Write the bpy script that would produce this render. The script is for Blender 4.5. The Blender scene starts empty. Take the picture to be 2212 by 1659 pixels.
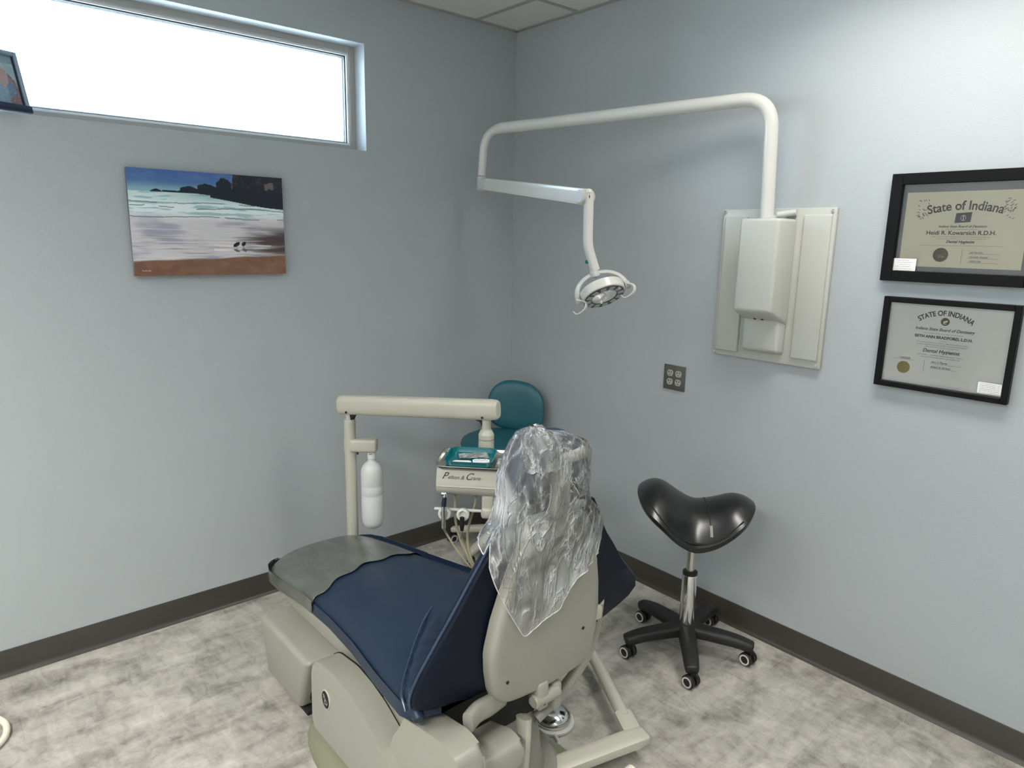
import bpy, bmesh, math, random
from mathutils import Vector, Matrix, noise, Quaternion
random.seed(7)
C = bpy.context.scene
PI = math.pi
V = Vector
def R(d): return math.radians(d)

# ------------------------------------------------------------------ materials
def nmat(name):
    m = bpy.data.materials.new(name); m.use_nodes = True
    nt = m.node_tree; b = nt.nodes['Principled BSDF']
    return m, nt, b
def mat(name, col, rough=.5, metal=0, spec=.5, coat=0, noise_amt=0, noise_scale=40, bump=0, bump_scale=200, sheen=0):
    m, nt, b = nmat(name); N = nt.nodes; L = nt.links
    b.inputs['Base Color'].default_value = (*col, 1)
    b.inputs['Roughness'].default_value = rough
    b.inputs['Metallic'].default_value = metal
    b.inputs['Specular IOR Level'].default_value = spec
    b.inputs['Coat Weight'].default_value = coat
    tc = N.new('ShaderNodeTexCoord')
    if noise_amt:
        n = N.new('ShaderNodeTexNoise'); n.inputs['Scale'].default_value = noise_scale; n.inputs['Detail'].default_value = 5
        L.new(tc.outputs['Object'], n.inputs['Vector'])
        mx = N.new('ShaderNodeMix'); mx.data_type = 'RGBA'
        mx.inputs[6].default_value = (*[c*(1-noise_amt) for c in col], 1)
        mx.inputs[7].default_value = (*[min(1, c*(1+noise_amt)) for c in col], 1)
        L.new(n.outputs['Fac'], mx.inputs[0]); L.new(mx.outputs[2], b.inputs['Base Color'])
    if bump:
        n2 = N.new('ShaderNodeTexNoise'); n2.inputs['Scale'].default_value = bump_scale; n2.inputs['Detail'].default_value = 3
        L.new(tc.outputs['Object'], n2.inputs['Vector'])
        bp = N.new('ShaderNodeBump'); bp.inputs['Strength'].default_value = bump; bp.inputs['Distance'].default_value = .002
        L.new(n2.outputs['Fac'], bp.inputs['Height']); L.new(bp.outputs[0], b.inputs['Normal'])
    return m

M_wall = mat('wall_paint', (.40, .435, .455), .55, noise_amt=.03, noise_scale=3, bump=.35, bump_scale=260)
M_wall_back = mat('wall_paint_far', (.55, .57, .58), .7, noise_amt=.02, bump=.1)
M_reveal = mat('reveal_paint', (.46, .50, .53), .6, bump=.1)
M_base = mat('baseboard_vinyl', (.045, .042, .034), .38, noise_amt=.12, noise_scale=8)
M_ceil = mat('ceiling_tile', (.66, .66, .63), .9, noise_amt=.06, noise_scale=160, bump=.6, bump_scale=300)
M_grid = mat('ceiling_grid', (.34, .345, .34), .5, noise_amt=.02)
M_cream = mat('cream_plastic', (.48, .472, .40), .34, noise_amt=.03, noise_scale=12, bump=.04, bump_scale=500)
M_cream2 = mat('cream_casting', (.315, .313, .268), .36, noise_amt=.05, noise_scale=9, bump=.10, bump_scale=300)
M_white = mat('white_enamel', (.60, .60, .57), .26, noise_amt=.01)
M_panel = mat('panel_enamel', (.47, .48, .445), .34, noise_amt=.01, bump=.05, bump_scale=400)
M_ltgrey = mat('light_grey_plastic', (.50, .52, .52), .4, noise_amt=.02)
M_base_cast = mat('base_casting', (.21, .22, .145), .42, noise_amt=.08, noise_scale=6, bump=.1)
M_grey = mat('grey_casting', (.27, .265, .235), .42, noise_amt=.06, noise_scale=7, bump=.1)
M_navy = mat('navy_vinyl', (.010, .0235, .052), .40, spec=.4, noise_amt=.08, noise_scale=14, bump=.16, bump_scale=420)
M_navy_shade = mat('navy_vinyl_shaded', (.003, .006, .017), .5, spec=.2, noise_amt=.08, noise_scale=14, bump=.12, bump_scale=420)  # shaded copy of the navy vinyl, darkness painted into its base colour
M_piping = mat('navy_piping', (.02, .045, .09), .25)
M_teal = mat('teal_vinyl', (.012, .105, .135), .42, noise_amt=.06, noise_scale=10, bump=.1, bump_scale=350)
M_tealp = mat('teal_plastic', (.0, .135, .165), .22, noise_amt=.03)
M_black = mat('black_vinyl', (.006, .0065, .007), .27, spec=.6, noise_amt=.1, noise_scale=20, bump=.06, bump_scale=300)
M_blackp = mat('black_plastic', (.010, .010, .010), .5, noise_amt=.1, noise_scale=30, bump=.06)
M_dark = mat('dark_void', (.006, .007, .008), .6, noise_amt=.05)
M_chrome = mat('chrome', (.75, .76, .77), .12, metal=1, noise_amt=.02)
M_steel = mat('brushed_steel', (.62, .62, .58), .25, metal=1, noise_amt=.05, noise_scale=60)
M_plate = mat('brushed_plate', (.11, .11, .10), .4, metal=.3, noise_amt=.06)
M_bottle = mat('bottle_plastic', (.62, .64, .64), .35, noise_amt=.01)
M_tube = mat('translucent_tubing', (.36, .35, .24), .35, noise_amt=.08, noise_scale=30)
M_outlet = mat('outlet_grey', (.36, .36, .33), .45, noise_amt=.02)
M_frame = mat('black_wood', (.003, .003, .0035), .45, spec=.2, noise_amt=.3, noise_scale=20, bump=.1, bump_scale=80)
M_matbd = mat('grey_matboard', (.26, .285, .31), .7, noise_amt=.02)
M_paper = mat('cream_paper', (.86, .84, .66), .6, noise_amt=.02, noise_scale=10)
M_paper2 = mat('white_paper', (.80, .83, .81), .6, noise_amt=.04, noise_scale=14)
M_card = mat('card_paper', (.80, .78, .80), .6, noise_amt=.02)
M_ink = mat('ink', (.02, .022, .028), .6)
M_ink2 = mat('ink_grey', (.08, .085, .09), .6)
M_inkb = mat('ink_navy', (.012, .014, .035), .5)
M_seal = mat('gold_seal', (.30, .24, .06), .35, metal=.6, noise_amt=.2, noise_scale=300, bump=.5, bump_scale=600)
M_seal2 = mat('dark_gold_seal', (.07, .065, .03), .4, metal=.4, noise_amt=.3, noise_scale=300)
M_winfr = mat('window_frame_shaded', (.36, .36, .34), .5, noise_amt=.02)  # backlit grey of the frame's room face put into the base colour
M_winlt = mat('lit_white_trim', (.75, .78, .80), .4, noise_amt=.02)  # daylight on the frame's inner edge put into the colour; also troffer trim
M_gasket = mat('window_gasket', (.01, .015, .03), .5)
M_rope = mat('white_cord', (.75, .70, .60), .7, noise_amt=.05, noise_scale=100)
M_gauze = mat('white_gauze', (.85, .86, .86), .8, noise_amt=.02)
M_silver = mat('silver_frame', (.30, .38, .46), .35, metal=.6, noise_amt=.03)
M_navyp = mat('navy_plastic', (.008, .016, .045), .35)
M_ring = mat('lamp_reflector', (.10, .105, .115), .12, metal=.8)

def glass(name, col=(1, 1, 1), rough=0.0, alpha=.06, ior=1.45):
    m, nt, b = nmat(name); N = nt.nodes; L = nt.links
    N.remove(b)
    tr = N.new('ShaderNodeBsdfTransparent'); tr.inputs[0].default_value = (*col, 1)
    gl = N.new('ShaderNodeBsdfGlossy'); gl.inputs['Roughness'].default_value = rough
    fr = N.new('ShaderNodeFresnel'); fr.inputs[0].default_value = ior
    mx = N.new('ShaderNodeMixShader'); L.new(fr.outputs[0], mx.inputs[0]); L.new(tr.outputs[0], mx.inputs[1]); L.new(gl.outputs[0], mx.inputs[2])
    L.new(mx.outputs[0], N['Material Output'].inputs[0])
    return m
M_glass = glass('window_glass', (.97, 1, 1))
M_pglass = glass('picture_glass', (.98, .98, .98), rough=.03)

def film(name, col, lo, hi, scale, stretch=(1, 1, 1), bump=.6, rough=.16, dist=.01):
    """thin creased plastic film: see-through with milky creases and sharp highlights"""
    m, nt, b = nmat(name); N = nt.nodes; L = nt.links
    tc = N.new('ShaderNodeTexCoord'); mp = N.new('ShaderNodeMapping'); mp.inputs['Scale'].default_value = stretch
    L.new(tc.outputs['Object'], mp.inputs[0])
    n = N.new('ShaderNodeTexNoise'); n.inputs['Scale'].default_value = scale; n.inputs['Detail'].default_value = 6; n.inputs['Distortion'].default_value = 1.4
    L.new(mp.outputs[0], n.inputs['Vector'])
    ri = N.new('ShaderNodeValToRGB')
    e = ri.color_ramp.elements
    e[0].position = .38; e[0].color = (lo, lo, lo, 1); e[1].position = .72; e[1].color = (hi, hi, hi, 1)
    L.new(n.outputs['Fac'], ri.inputs[0])
    bp = N.new('ShaderNodeBump'); bp.inputs['Strength'].default_value = bump; bp.inputs['Distance'].default_value = dist
    L.new(n.outputs['Fac'], bp.inputs['Height'])
    b.inputs['Base Color'].default_value = (*col, 1); b.inputs['Roughness'].default_value = rough
    b.inputs['Specular IOR Level'].default_value = .8
    L.new(bp.outputs[0], b.inputs['Normal'])
    tr = N.new('ShaderNodeBsdfTransparent')
    gl = N.new('ShaderNodeBsdfGlossy'); gl.inputs['Roughness'].default_value = .12; L.new(bp.outputs[0], gl.inputs['Normal'])
    mx = N.new('ShaderNodeMixShader'); L.new(ri.outputs[0], mx.inputs[0]); L.new(tr.outputs[0], mx.inputs[1]); L.new(b.outputs[0], mx.inputs[2])
    fr = N.new('ShaderNodeFresnel'); fr.inputs[0].default_value = 1.35; L.new(bp.outputs[0], fr.inputs['Normal'])
    m2 = N.new('ShaderNodeMixShader'); L.new(fr.outputs[0], m2.inputs[0]); L.new(mx.outputs[0], m2.inputs[1]); L.new(gl.outputs[0], m2.inputs[2])
    L.new(m2.outputs[0], N['Material Output'].inputs[0])
    return m
def bag_mat():
    """clear film: faint haze, sharp milky crease lines running down, glossy glints"""
    m, nt, b = nmat('clear_bag_film'); N = nt.nodes; L = nt.links
    tc = N.new('ShaderNodeTexCoord')
    def ridge(scale, st, dis, det, pw):
        mp = N.new('ShaderNodeMapping'); mp.inputs['Scale'].default_value = st; L.new(tc.outputs['Object'], mp.inputs[0])
        n = N.new('ShaderNodeTexNoise'); n.inputs['Scale'].default_value = scale; n.inputs['Detail'].default_value = det; n.inputs['Distortion'].default_value = dis
        L.new(mp.outputs[0], n.inputs['Vector'])
        def ma(op, x, y=None):
            k = N.new('ShaderNodeMath'); k.operation = op
            for i, q in enumerate((x, y)):
                if q is None: continue
                if isinstance(q, (int, float)): k.inputs[i].default_value = q
                else: L.new(q, k.inputs[i])
            return k.outputs[0]
        a = ma('ABSOLUTE', ma('SUBTRACT', n.outputs['Fac'], .5)); a = ma('SUBTRACT', 1, ma('MULTIPLY', a, 4)); a = ma('MAXIMUM', a, 0)
        return ma('POWER', a, pw), n.outputs['Fac'], ma
    r1, f1, ma = ridge(9, (1.8, 1.8, .5), 1.0, 4, 9)
    r2, f2, ma = ridge(15, (1.6, 1.6, .45), 1.2, 3, 16)
    r3, f3, ma = ridge(4, (1, 1, 1), .5, 2, 1)
    patch = ma('MULTIPLY', ma('MAXIMUM', ma('SUBTRACT', f3, .46), 0), 2.8)
    fac = ma('ADD', ma('ADD', ma('MULTIPLY', r1, .52), ma('MULTIPLY', r2, .30)), ma('ADD', patch, .08))
    fac = ma('MINIMUM', fac, .75)
    hgt = ma('ADD', ma('MULTIPLY', r1, .6), ma('ADD', ma('MULTIPLY', r2, .4), f1))
    bp = N.new('ShaderNodeBump'); bp.inputs['Strength'].default_value = .9; bp.inputs['Distance'].default_value = .012; L.new(hgt, bp.inputs['Height'])
    b.inputs['Base Color'].default_value = (.86, .89, .92, 1); b.inputs['Roughness'].default_value = .3; b.inputs['Specular IOR Level'].default_value = .7
    L.new(bp.outputs[0], b.inputs['Normal'])
    tr = N.new('ShaderNodeBsdfTransparent'); gl = N.new('ShaderNodeBsdfGlossy'); gl.inputs['Roughness'].default_value = .2; L.new(bp.outputs[0], gl.inputs['Normal'])
    mx = N.new('ShaderNodeMixShader'); L.new(fac, mx.inputs[0]); L.new(tr.outputs[0], mx.inputs[1]); L.new(b.outputs[0], mx.inputs[2])
    fr = N.new('ShaderNodeFresnel'); fr.inputs[0].default_value = 1.42; L.new(bp.outputs[0], fr.inputs['Normal'])
    m2 = N.new('ShaderNodeMixShader'); L.new(fr.outputs[0], m2.inputs[0]); L.new(mx.outputs[0], m2.inputs[1]); L.new(gl.outputs[0], m2.inputs[2])
    L.new(m2.outputs[0], N['Material Output'].inputs[0])
    return m
M_bag = bag_mat()
M_hem = film('bag_hem_film', (.85, .86, .87), .55, .85, 30, bump=.4)
M_toe = film('toe_film', (.135, .15, .135), .62, .80, 7, (2.5, .8, 1), bump=.35, rough=.32, dist=.008)
M_pouch = film('pouch_film', (.75, .8, .8), .25, .6, 40, bump=.6)

def floor_mat():
    m, nt, b = nmat('floor_vinyl'); N = nt.nodes; L = nt.links
    tc = N.new('ShaderNodeTexCoord')
    def nz(scale, det, st, rot=0, dis=0):
        mp = N.new('ShaderNodeMapping'); mp.inputs['Scale'].default_value = st; mp.inputs['Rotation'].default_value = (0, 0, rot)
        L.new(tc.outputs['Object'], mp.inputs[0])
        n = N.new('ShaderNodeTexNoise'); n.inputs['Scale'].default_value = scale; n.inputs['Detail'].default_value = det
        n.inputs['Distortion'].default_value = dis; n.inputs['Roughness'].default_value = .62
        L.new(mp.outputs[0], n.inputs['Vector']); return n
    a = nz(5.0, 7, (1, 2.1, 1), 0, .5)       # blotches drawn out along the planks
    c = nz(11, 8, (2.2, 1, 1), .15, .9)
    f = nz(70, 4, (1, 3, 1), 0, .2)
    # plank-to-plank change of tone
    mp = N.new('ShaderNodeMapping'); L.new(tc.outputs['Object'], mp.inputs[0])
    br = N.new('ShaderNodeTexBrick'); br.offset = .37; br.inputs['Scale'].default_value = 1
    br.inputs['Brick Width'].default_value = .62; br.inputs['Row Height'].default_value = .152
    br.inputs['Mortar Size'].default_value = .0012; br.inputs['Mortar Smooth'].default_value = .3
    br.inputs['Color1'].default_value = (.44, .44, .44, 1); br.inputs['Color2'].default_value = (.56, .56, .56, 1); br.inputs['Mortar'].default_value = (.36, .36, .36, 1)
    L.new(mp.outputs[0], br.inputs['Vector'])
    def ma(op, x, y):
        k = N.new('ShaderNodeMath'); k.operation = op
        for i, q in enumerate((x, y)):
            if isinstance(q, (int, float)): k.inputs[i].default_value = q
            else: L.new(q, k.inputs[i])
        return k.outputs[0]
    s = ma('MULTIPLY', a.outputs['Fac'], .55); s = ma('ADD', s, ma('MULTIPLY', c.outputs['Fac'], .33)); s = ma('ADD', s, ma('MULTIPLY', f.outputs['Fac'], .12))
    s = ma('ADD', s, ma('MULTIPLY', ma('SUBTRACT', br.outputs['Color'], .5), .30))
    r = N.new('ShaderNodeValToRGB'); e = r.color_ramp.elements
    e[0].position = .34; e[0].color = (.15, .143, .125, 1); e[1].position = .66; e[1].color = (.56, .54, .49, 1)
    k = e.new(.50); k.color = (.37, .355, .32, 1)
    L.new(s, r.inputs[0]); L.new(r.outputs[0], b.inputs['Base Color'])
    b.inputs['Roughness'].default_value = .42; b.inputs['Specular IOR Level'].default_value = .35
    bp = N.new('ShaderNodeBump'); bp.inputs['Strength'].default_value = .08; bp.inputs['Distance'].default_value = .003
    L.new(s, bp.inputs['Height']); L.new(bp.outputs[0], b.inputs['Normal'])
    return m
M_floor = floor_mat()

def attr_mat(name, rough=.3, coat=.0):
    m, nt, b = nmat(name); a = nt.nodes.new('ShaderNodeAttribute'); a.attribute_name = 'Col'
    nt.links.new(a.outputs['Color'], b.inputs['Base Color']); b.inputs['Roughness'].default_value = rough
    b.inputs['Coat Weight'].default_value = coat; return m
M_print = attr_mat('printed_picture', .28)
def emit(name, col, s):
    m, nt, b = nmat(name); b.inputs['Emission Color'].default_value = (*col, 1); b.inputs['Emission Strength'].default_value = s
    b.inputs['Base Color'].default_value = (.8, .8, .8, 1); return m

# ------------------------------------------------------------------ mesh helpers
def link(o, parent=None):
    C.collection.objects.link(o)
    if parent is not None:
        o.parent = parent
        root = parent
        mw = Matrix.Identity(4); chain = []
        while root is not None: chain.append(root); root = root.parent
        for r in reversed(chain):
            if r.type == 'EMPTY': mw = mw @ (Matrix.Translation(r.location) @ r.rotation_euler.to_matrix().to_4x4())
        if parent.type == 'EMPTY': o.matrix_parent_inverse = mw.inverted()
    return o
def obj(name, bm, m, parent=None, smooth=True, kind=None, label=None, ang=40):
    bmesh.ops.recalc_face_normals(bm, faces=bm.faces)
    me = bpy.data.meshes.new(name); bm.to_mesh(me); bm.free()
    o = bpy.data.objects.new(name, me); me.materials.append(m)
    if smooth:
        for p in me.polygons: p.use_smooth = True
        try: me.set_sharp_from_angle(angle=R(ang))
        except Exception: pass
    link(o, parent)
    if kind: o['kind'] = kind
    if label: o['label'] = label
    return o
def thing(name, label, cat, loc=(0, 0, 0), group=None):
    o = bpy.data.objects.new(name, None); o.location = loc; o.empty_display_size = .05
    C.collection.objects.link(o); o['label'] = label; o['category'] = cat
    if group: o['group'] = group
    return o
def tag(o, label, cat, group=None):
    o['label'] = label; o['category'] = cat
    if group: o['group'] = group
    return o
def struct(name, bm, m, parent=None, smooth=False):
    o = obj(name, bm, m, parent, smooth)
    if parent is None: o['kind'] = 'structure'
    return o
def bx(bm, lo, hi, bev=0, seg=2, mtx=None):
    b2 = bmesh.new(); bmesh.ops.create_cube(b2, size=1)
    for v in b2.verts:
        v.co = V([(lo[i]+hi[i])/2 + v.co[i]*(hi[i]-lo[i]) for i in range(3)])
    if bev: bmesh.ops.bevel(b2, geom=b2.edges[:], offset=bev, segments=seg, profile=.5, affect='EDGES', clamp_overlap=True)
    if mtx: bmesh.ops.transform(b2, matrix=mtx, verts=b2.verts)
    return merge(bm, b2)
def merge(bm, b2):
    me = bpy.data.meshes.new('tmp'); b2.to_mesh(me); b2.free(); bm.from_mesh(me); bpy.data.meshes.remove(me); return bm
def box(lo, hi, bev=0, seg=2, mtx=None): return bx(bmesh.new(), lo, hi, bev, seg, mtx)
def loft(rings, closed=True, cap=True, bm=None):
    bm = bm or bmesh.new(); vr = [[bm.verts.new(p) for p in r] for r in rings]
    for a, b in zip(vr, vr[1:]):
        n = len(a)
        for i in range(n if closed else n-1):
            j = (i+1) % n
            bm.faces.new((a[i], a[j], b[j], b[i]))
    if cap and closed: bm.faces.new(vr[0][::-1]); bm.faces.new(vr[-1])
    return bm
def fillet(pts, r, n=6):
    pts = [V(p) for p in pts]; out = [pts[0]]
    for i in range(1, len(pts)-1):
        a, b, c = pts[i-1], pts[i], pts[i+1]
        rr = min(r, (a-b).length*.48, (c-b).length*.48)
        p, q = b+(a-b).normalized()*rr, b+(c-b).normalized()*rr
        for k in range(n+1):
            t = k/n; out.append(p*(1-t)**2 + b*2*t*(1-t) + q*t*t)
    out.append(pts[-1]); return out
def spline(pts, n=8):
    pts = [V(p) for p in pts]; P = [pts[0]*2-pts[1]]+pts+[pts[-1]*2-pts[-2]]; out = []
    for i in range(1, len(P)-2):
        for k in range(n):
            t = k/n; a, b, c, d = P[i-1], P[i], P[i+1], P[i+2]
            out.append(.5*((2*b)+(c-a)*t+(2*a-5*b+4*c-d)*t*t+(3*b-a-3*c+d)*t**3))
    out.append(pts[-1]); return out
def tube(path, rad, n=14, bm=None, cap=True, flat=None):
    """round (or flat=(w,h) rectangular-ish) section swept along a path"""
    bm = bm or bmesh.new(); path = [V(p) for p in path]; m = len(path)
    rr = rad if isinstance(rad, (list, tuple)) else [rad]*m
    T = [(path[min(i+1, m-1)]-path[max(i-1, 0)]).normalized() for i in range(m)]
    up = V((0, 0, 1)) if abs(T[0].z) < .9 else V((1, 0, 0))
    nrm = (up - T[0]*up.dot(T[0])).normalized(); rings = []
    for i in range(m):
        if i:
            q = T[i-1].rotation_difference(T[i]); nrm = q @ nrm; nrm = (nrm-T[i]*nrm.dot(T[i])).normalized()
        bi = T[i].cross(nrm); ring = []
        for k in range(n):
            a = 2*PI*k/n
            if flat:
                ca, sa = math.cos(a), math.sin(a); e = flat[2] if len(flat) > 2 else 4
                d = (abs(ca)**e+abs(sa)**e)**(-1/e)
                ring.append(path[i]+nrm*(ca*d*flat[1]*rr[i])+bi*(sa*d*flat[0]*rr[i]))
            else: ring.append(path[i]+(nrm*math.cos(a)+bi*math.sin(a))*rr[i])
        rings.append(ring)
    return loft(rings, True, cap, bm)
def closed_tube(path, rad, n=8, bm=None):
    bm = bm or bmesh.new(); path = [V(p) for p in path]; m = len(path); vr = []
    nrm = None
    for i in range(m):
        t = (path[(i+1) % m]-path[i-1]).normalized()
        up = V((0, 0, 1)) if nrm is None else nrm
        nrm = up-t*up.dot(t)
        if nrm.length < 1e-3: nrm = V((1, 0, 0))-t*t.x
        nrm.normalize(); bi = t.cross(nrm)
        vr.append([bm.verts.new(path[i]+(nrm*math.cos(2*PI*k/n)+bi*math.sin(2*PI*k/n))*rad) for k in range(n)])
    for i in range(m):
        a, b = vr[i], vr[(i+1) % m]
        for k in range(n): bm.faces.new((a[k], a[(k+1) % n], b[(k+1) % n], b[k]))
    return bm
def lathe(prof, n=32, mtx=None, bm=None):
    """prof: list of (r, z)"""
    bm = bm or bmesh.new(); b2 = bmesh.new()
    rings = [[V((max(r, 1e-4)*math.cos(2*PI*k/n), max(r, 1e-4)*math.sin(2*PI*k/n), z)) for k in range(n)] for r, z in prof]
    loft(rings, True, True, b2)
    if mtx: bmesh.ops.transform(b2, matrix=mtx, verts=b2.verts)
    return merge(bm, b2)
def axis_m(o, d):
    """matrix placing local z along direction d at o"""
    return Matrix.Translation(V(o)) @ V(d).to_track_quat('Z', 'Y').to_matrix().to_4x4()
def cyl(a, b, r, r2=None, n=20, bm=None, bev=0):
    a, b = V(a), V(b); L_ = (b-a).length; r2 = r if r2 is None else r2
    pr = [(r-bev, 0), (r, bev), (r2, L_-bev), (r2-bev, L_)] if bev else [(r, 0), (r2, L_)]
    return lathe(pr, n, axis_m(a, b-a), bm)
def prism(poly, h, mtx, bev=0, seg=2, bm=None):
    """2D polygon extruded by h along local z"""
    bm = bm or bmesh.new(); b2 = bmesh.new()
    lo = [b2.verts.new((x, y, 0)) for x, y in poly]; hi = [b2.verts.new((x, y, h)) for x, y in poly]; n = len(poly)
    b2.faces.new(lo[::-1]); top = b2.faces.new(hi)
    for i in range(n): b2.faces.new((lo[i], lo[(i+1) % n], hi[(i+1) % n], hi[i]))
    if bev:
        ed = [e for e in b2.edges if all(v in top.verts for v in e.verts)]
        bmesh.ops.bevel(b2, geom=ed, offset=bev, segments=seg, profile=.5, affect='EDGES')
    bmesh.ops.transform(b2, matrix=mtx, verts=b2.verts)
    return merge(bm, b2)
def rpoly(w, h, r, n=5, cx=0, cy=0):
    out = []
    for (sx, sy, a0) in ((1, 1, 0), (-1, 1, 90), (-1, -1, 180), (1, -1, 270)):
        for k in range(n+1):
            a = R(a0+90*k/n); out.append((cx+sx*(w/2-r)+r*math.cos(a), cy+sy*(h/2-r)+r*math.sin(a)))
    return out
def fillet2(poly, r, n=4):
    P = [V((x, y, 0)) for x, y in poly]; out = []; m = len(P)
    for i in range(m):
        a, b, c = P[i-1], P[i], P[(i+1) % m]; rr = min(r, (a-b).length*.45, (c-b).length*.45)
        p, q = b+(a-b).normalized()*rr, b+(c-b).normalized()*rr
        for k in range(n+1):
            t = k/n; v = p*(1-t)**2+b*2*t*(1-t)+q*t*t; out.append((v.x, v.y))
    return out
def frm(o, xa, ya):
    xa, ya = V(xa).normalized(), V(ya).normalized(); za = xa.cross(ya).normalized(); ya = za.cross(xa)
    return Matrix.Translation(V(o)) @ Matrix((xa, ya, za)).transposed().to_4x4()
def lerp_tab(tab, x):
    if x <= tab[0][0]: return tab[0][1:]
    for a, b in zip(tab, tab[1:]):
        if x <= b[0]:
            t = (x-a[0])/(b[0]-a[0]); t2 = t
            return tuple(p*(1-t2)+q*t2 for p, q in zip(a[1:], b[1:]))
    return tab[-1][1:]
def text(name, s, size, m, mtx, parent, align='CENTER', shear=0, ext=.0002, bend=0, bold=0, sx=1):
    cu = bpy.data.curves.new(name, 'FONT'); cu.body = s; cu.size = size; cu.align_x = align; cu.shear = shear; cu.extrude = ext; cu.offset = bold
    o = bpy.data.objects.new(name, cu); C.collection.objects.link(o)
    dg = bpy.context.evaluated_depsgraph_get(); me = bpy.data.meshes.new_from_object(o.evaluated_get(dg))
    bpy.data.objects.remove(o); bpy.data.curves.remove(cu)
    bm = bmesh.new(); bm.from_mesh(me); bpy.data.meshes.remove(me)
    for v in bm.verts:
        x, y = v.co.x*sx, v.co.y
        if bend:      # lay the line on an arc of radius bend (crown upwards)
            a = x/bend; x, y = (bend+y)*math.sin(a), (bend+y)*math.cos(a)-bend
        v.co = mtx @ V((x, y, v.co.z))
    return obj(name, bm, m, parent, smooth=False)

# ------------------------------------------------------------------ room
CH = 2.727; X0, Y0 = -4.35, -4.9
WX0, WX1, WZ0, WZ1 = -2.92, -.906, 2.04, 2.505; WT = .17
bm = bmesh.new()   # left wall (y = 0) with the window opening
for lo, hi in (((X0, 0, 0), (.1, WT, WZ0)), ((X0, 0, WZ1), (.1, WT, CH)), ((X0, 0, WZ0), (WX0, WT, WZ1)), ((WX1, 0, WZ0), (.1, WT, WZ1))): bx(bm, lo, hi)
struct('wall_left', bm, M_wall)
struct('wall_right', box((0, Y0, 0), (.12, 0, CH)), M_wall)
struct('wall_near', box((X0, Y0-.1, 0), (.12, Y0, CH)), M_wall_back)
struct('wall_far_side', box((X0-.1, Y0-.1, 0), (X0, WT, CH)), M_wall_back)
struct('floor', box((X0-.1, Y0-.1, -.06), (.12, WT, 0)), M_floor)
struct('ceiling', box((X0-.1, Y0-.1, CH), (.12, WT, CH+.05)), M_ceil)
# suspended grid
bm = bmesh.new(); gw = .012
gx = [-.28-.61*i for i in range(7)]; gy = [-.457-.61*i for i in range(8)]
for x in gx: bx(bm, (x-gw, Y0, CH-.004), (x+gw, 0, CH+.001), .001, 1)
for y in gy: bx(bm, (X0, y-gw, CH-.004), (0, y+gw, CH+.001), .001, 1)
bx(bm, (X0, -.022, CH-.006), (0, 0, CH)); bx(bm, (-.022, Y0, CH-.006), (0, 0, CH))
struct('trim_1', bm, M_grid)
# vinyl cove base: upright leaf with a toe that sweeps out over the floor
def cove(name, a, b, n):
    prof = [(0, .105), (.0035, .105), (.005, .102), (.005, .022), (.0075, .012), (.0125, .005), (.017, .0025), (.0185, .0005), (0, .0005)]
    rings = [[V(p)+V(n)*u+V((0, 0, z)) for u, z in prof] for p in (a, b)]
    struct(name, loft(rings), M_base, smooth=True)
cove('baseboard_left', (X0, 0, 0), (0, 0, 0), (0, -1, 0))
cove('baseboard_right', (0, 0, 0), (0, Y0, 0), (-1, 0, 0))

# window
win = bpy.data.objects.new('window_1', None); C.collection.objects.link(win); win.location = ((WX0+WX1)/2, .1, WZ0); win['kind'] = 'structure'
def rect_ring(x0, x1, z0, z1, wx, y0, y1, bm=None, bev=0):
    bm = bm or bmesh.new()
    bx(bm, (x0, y0, z0), (x0+wx, y1, z1), bev); bx(bm, (x1-wx, y0, z0), (x1, y1, z1), bev)
    bx(bm, (x0+wx, y0, z0), (x1-wx, y1, z0+wx), bev); bx(bm, (x0+wx, y0, z1-wx), (x1-wx, y1, z1), bev); return bm
obj('window_frame', rect_ring(WX0, WX1, WZ0, WZ1, .030, .090, .160, bev=.002), M_winfr, win, smooth=False)
obj('frame_lit_return', rect_ring(WX0+.030, WX1-.030, WZ0+.030, WZ1-.030, .010, .100, .160), M_winlt, win, smooth=False)
obj('gasket', rect_ring(WX0+.040, WX1-.040, WZ0+.040, WZ1-.040, .004, .112, .117), M_gasket, win, smooth=False)
g2 = rect_ring(WX0+.040, WX1-.040, WZ0+.040, WZ1-.040, .010, .128, .133)
obj('spacer_bar', g2, M_winfr, win, smooth=False)
obj('glass_pane', box((WX0+.04, .120, WZ0+.04), (WX1-.04, .124, WZ1-.04)), M_glass, win, smooth=False)
# painted reveal lining of the opening
bm = bmesh.new(); t = .002
bx(bm, (WX1-t, .001, WZ0), (WX1, .09, WZ1)); bx(bm, (WX0, .001, WZ0), (WX0+t, .09, WZ1)); bx(bm, (WX0, .001, WZ1-t), (WX1, .09, WZ1)); bx(bm, (WX0, .001, WZ0), (WX1, .09, WZ0+t))
struct('trim_2', bm, M_reveal)

# ceiling lights (2x4 troffers)
M_diff = emit('troffer_diffuser', (1, .965, .89), 1.0)
M_diff2 = emit('troffer_diffuser_far', (1, .98, .94), 1.5)
def troffer(x0, y0, label, M_diff=M_diff, W=9):
    t = thing('ceiling_light', label, 'ceiling light', (x0+.305, y0+.61, CH-.004), 'recessed ceiling lights')
    la = bpy.data.lights.new('lamp', 'AREA'); la.shape = 'RECTANGLE'; la.size = .30; la.size_y = 1.13; la.energy = W; la.spread = R(142); la.color = (1, .965, .90)
    lo_ = bpy.data.objects.new('lamp', la); lo_.location = (x0+.305, y0+.61, CH-.014); link(lo_, t)
    obj('frame', rect_ring2(x0+.012, x0+.598, y0+.012, y0+1.208, .02, CH-.012, CH-.003), M_winlt, t, smooth=False)
    obj('diffuser', box((x0+.03, y0+.03, CH-.009), (x0+.58, y0+1.19, CH-.005)), M_diff, t, smooth=False)
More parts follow.
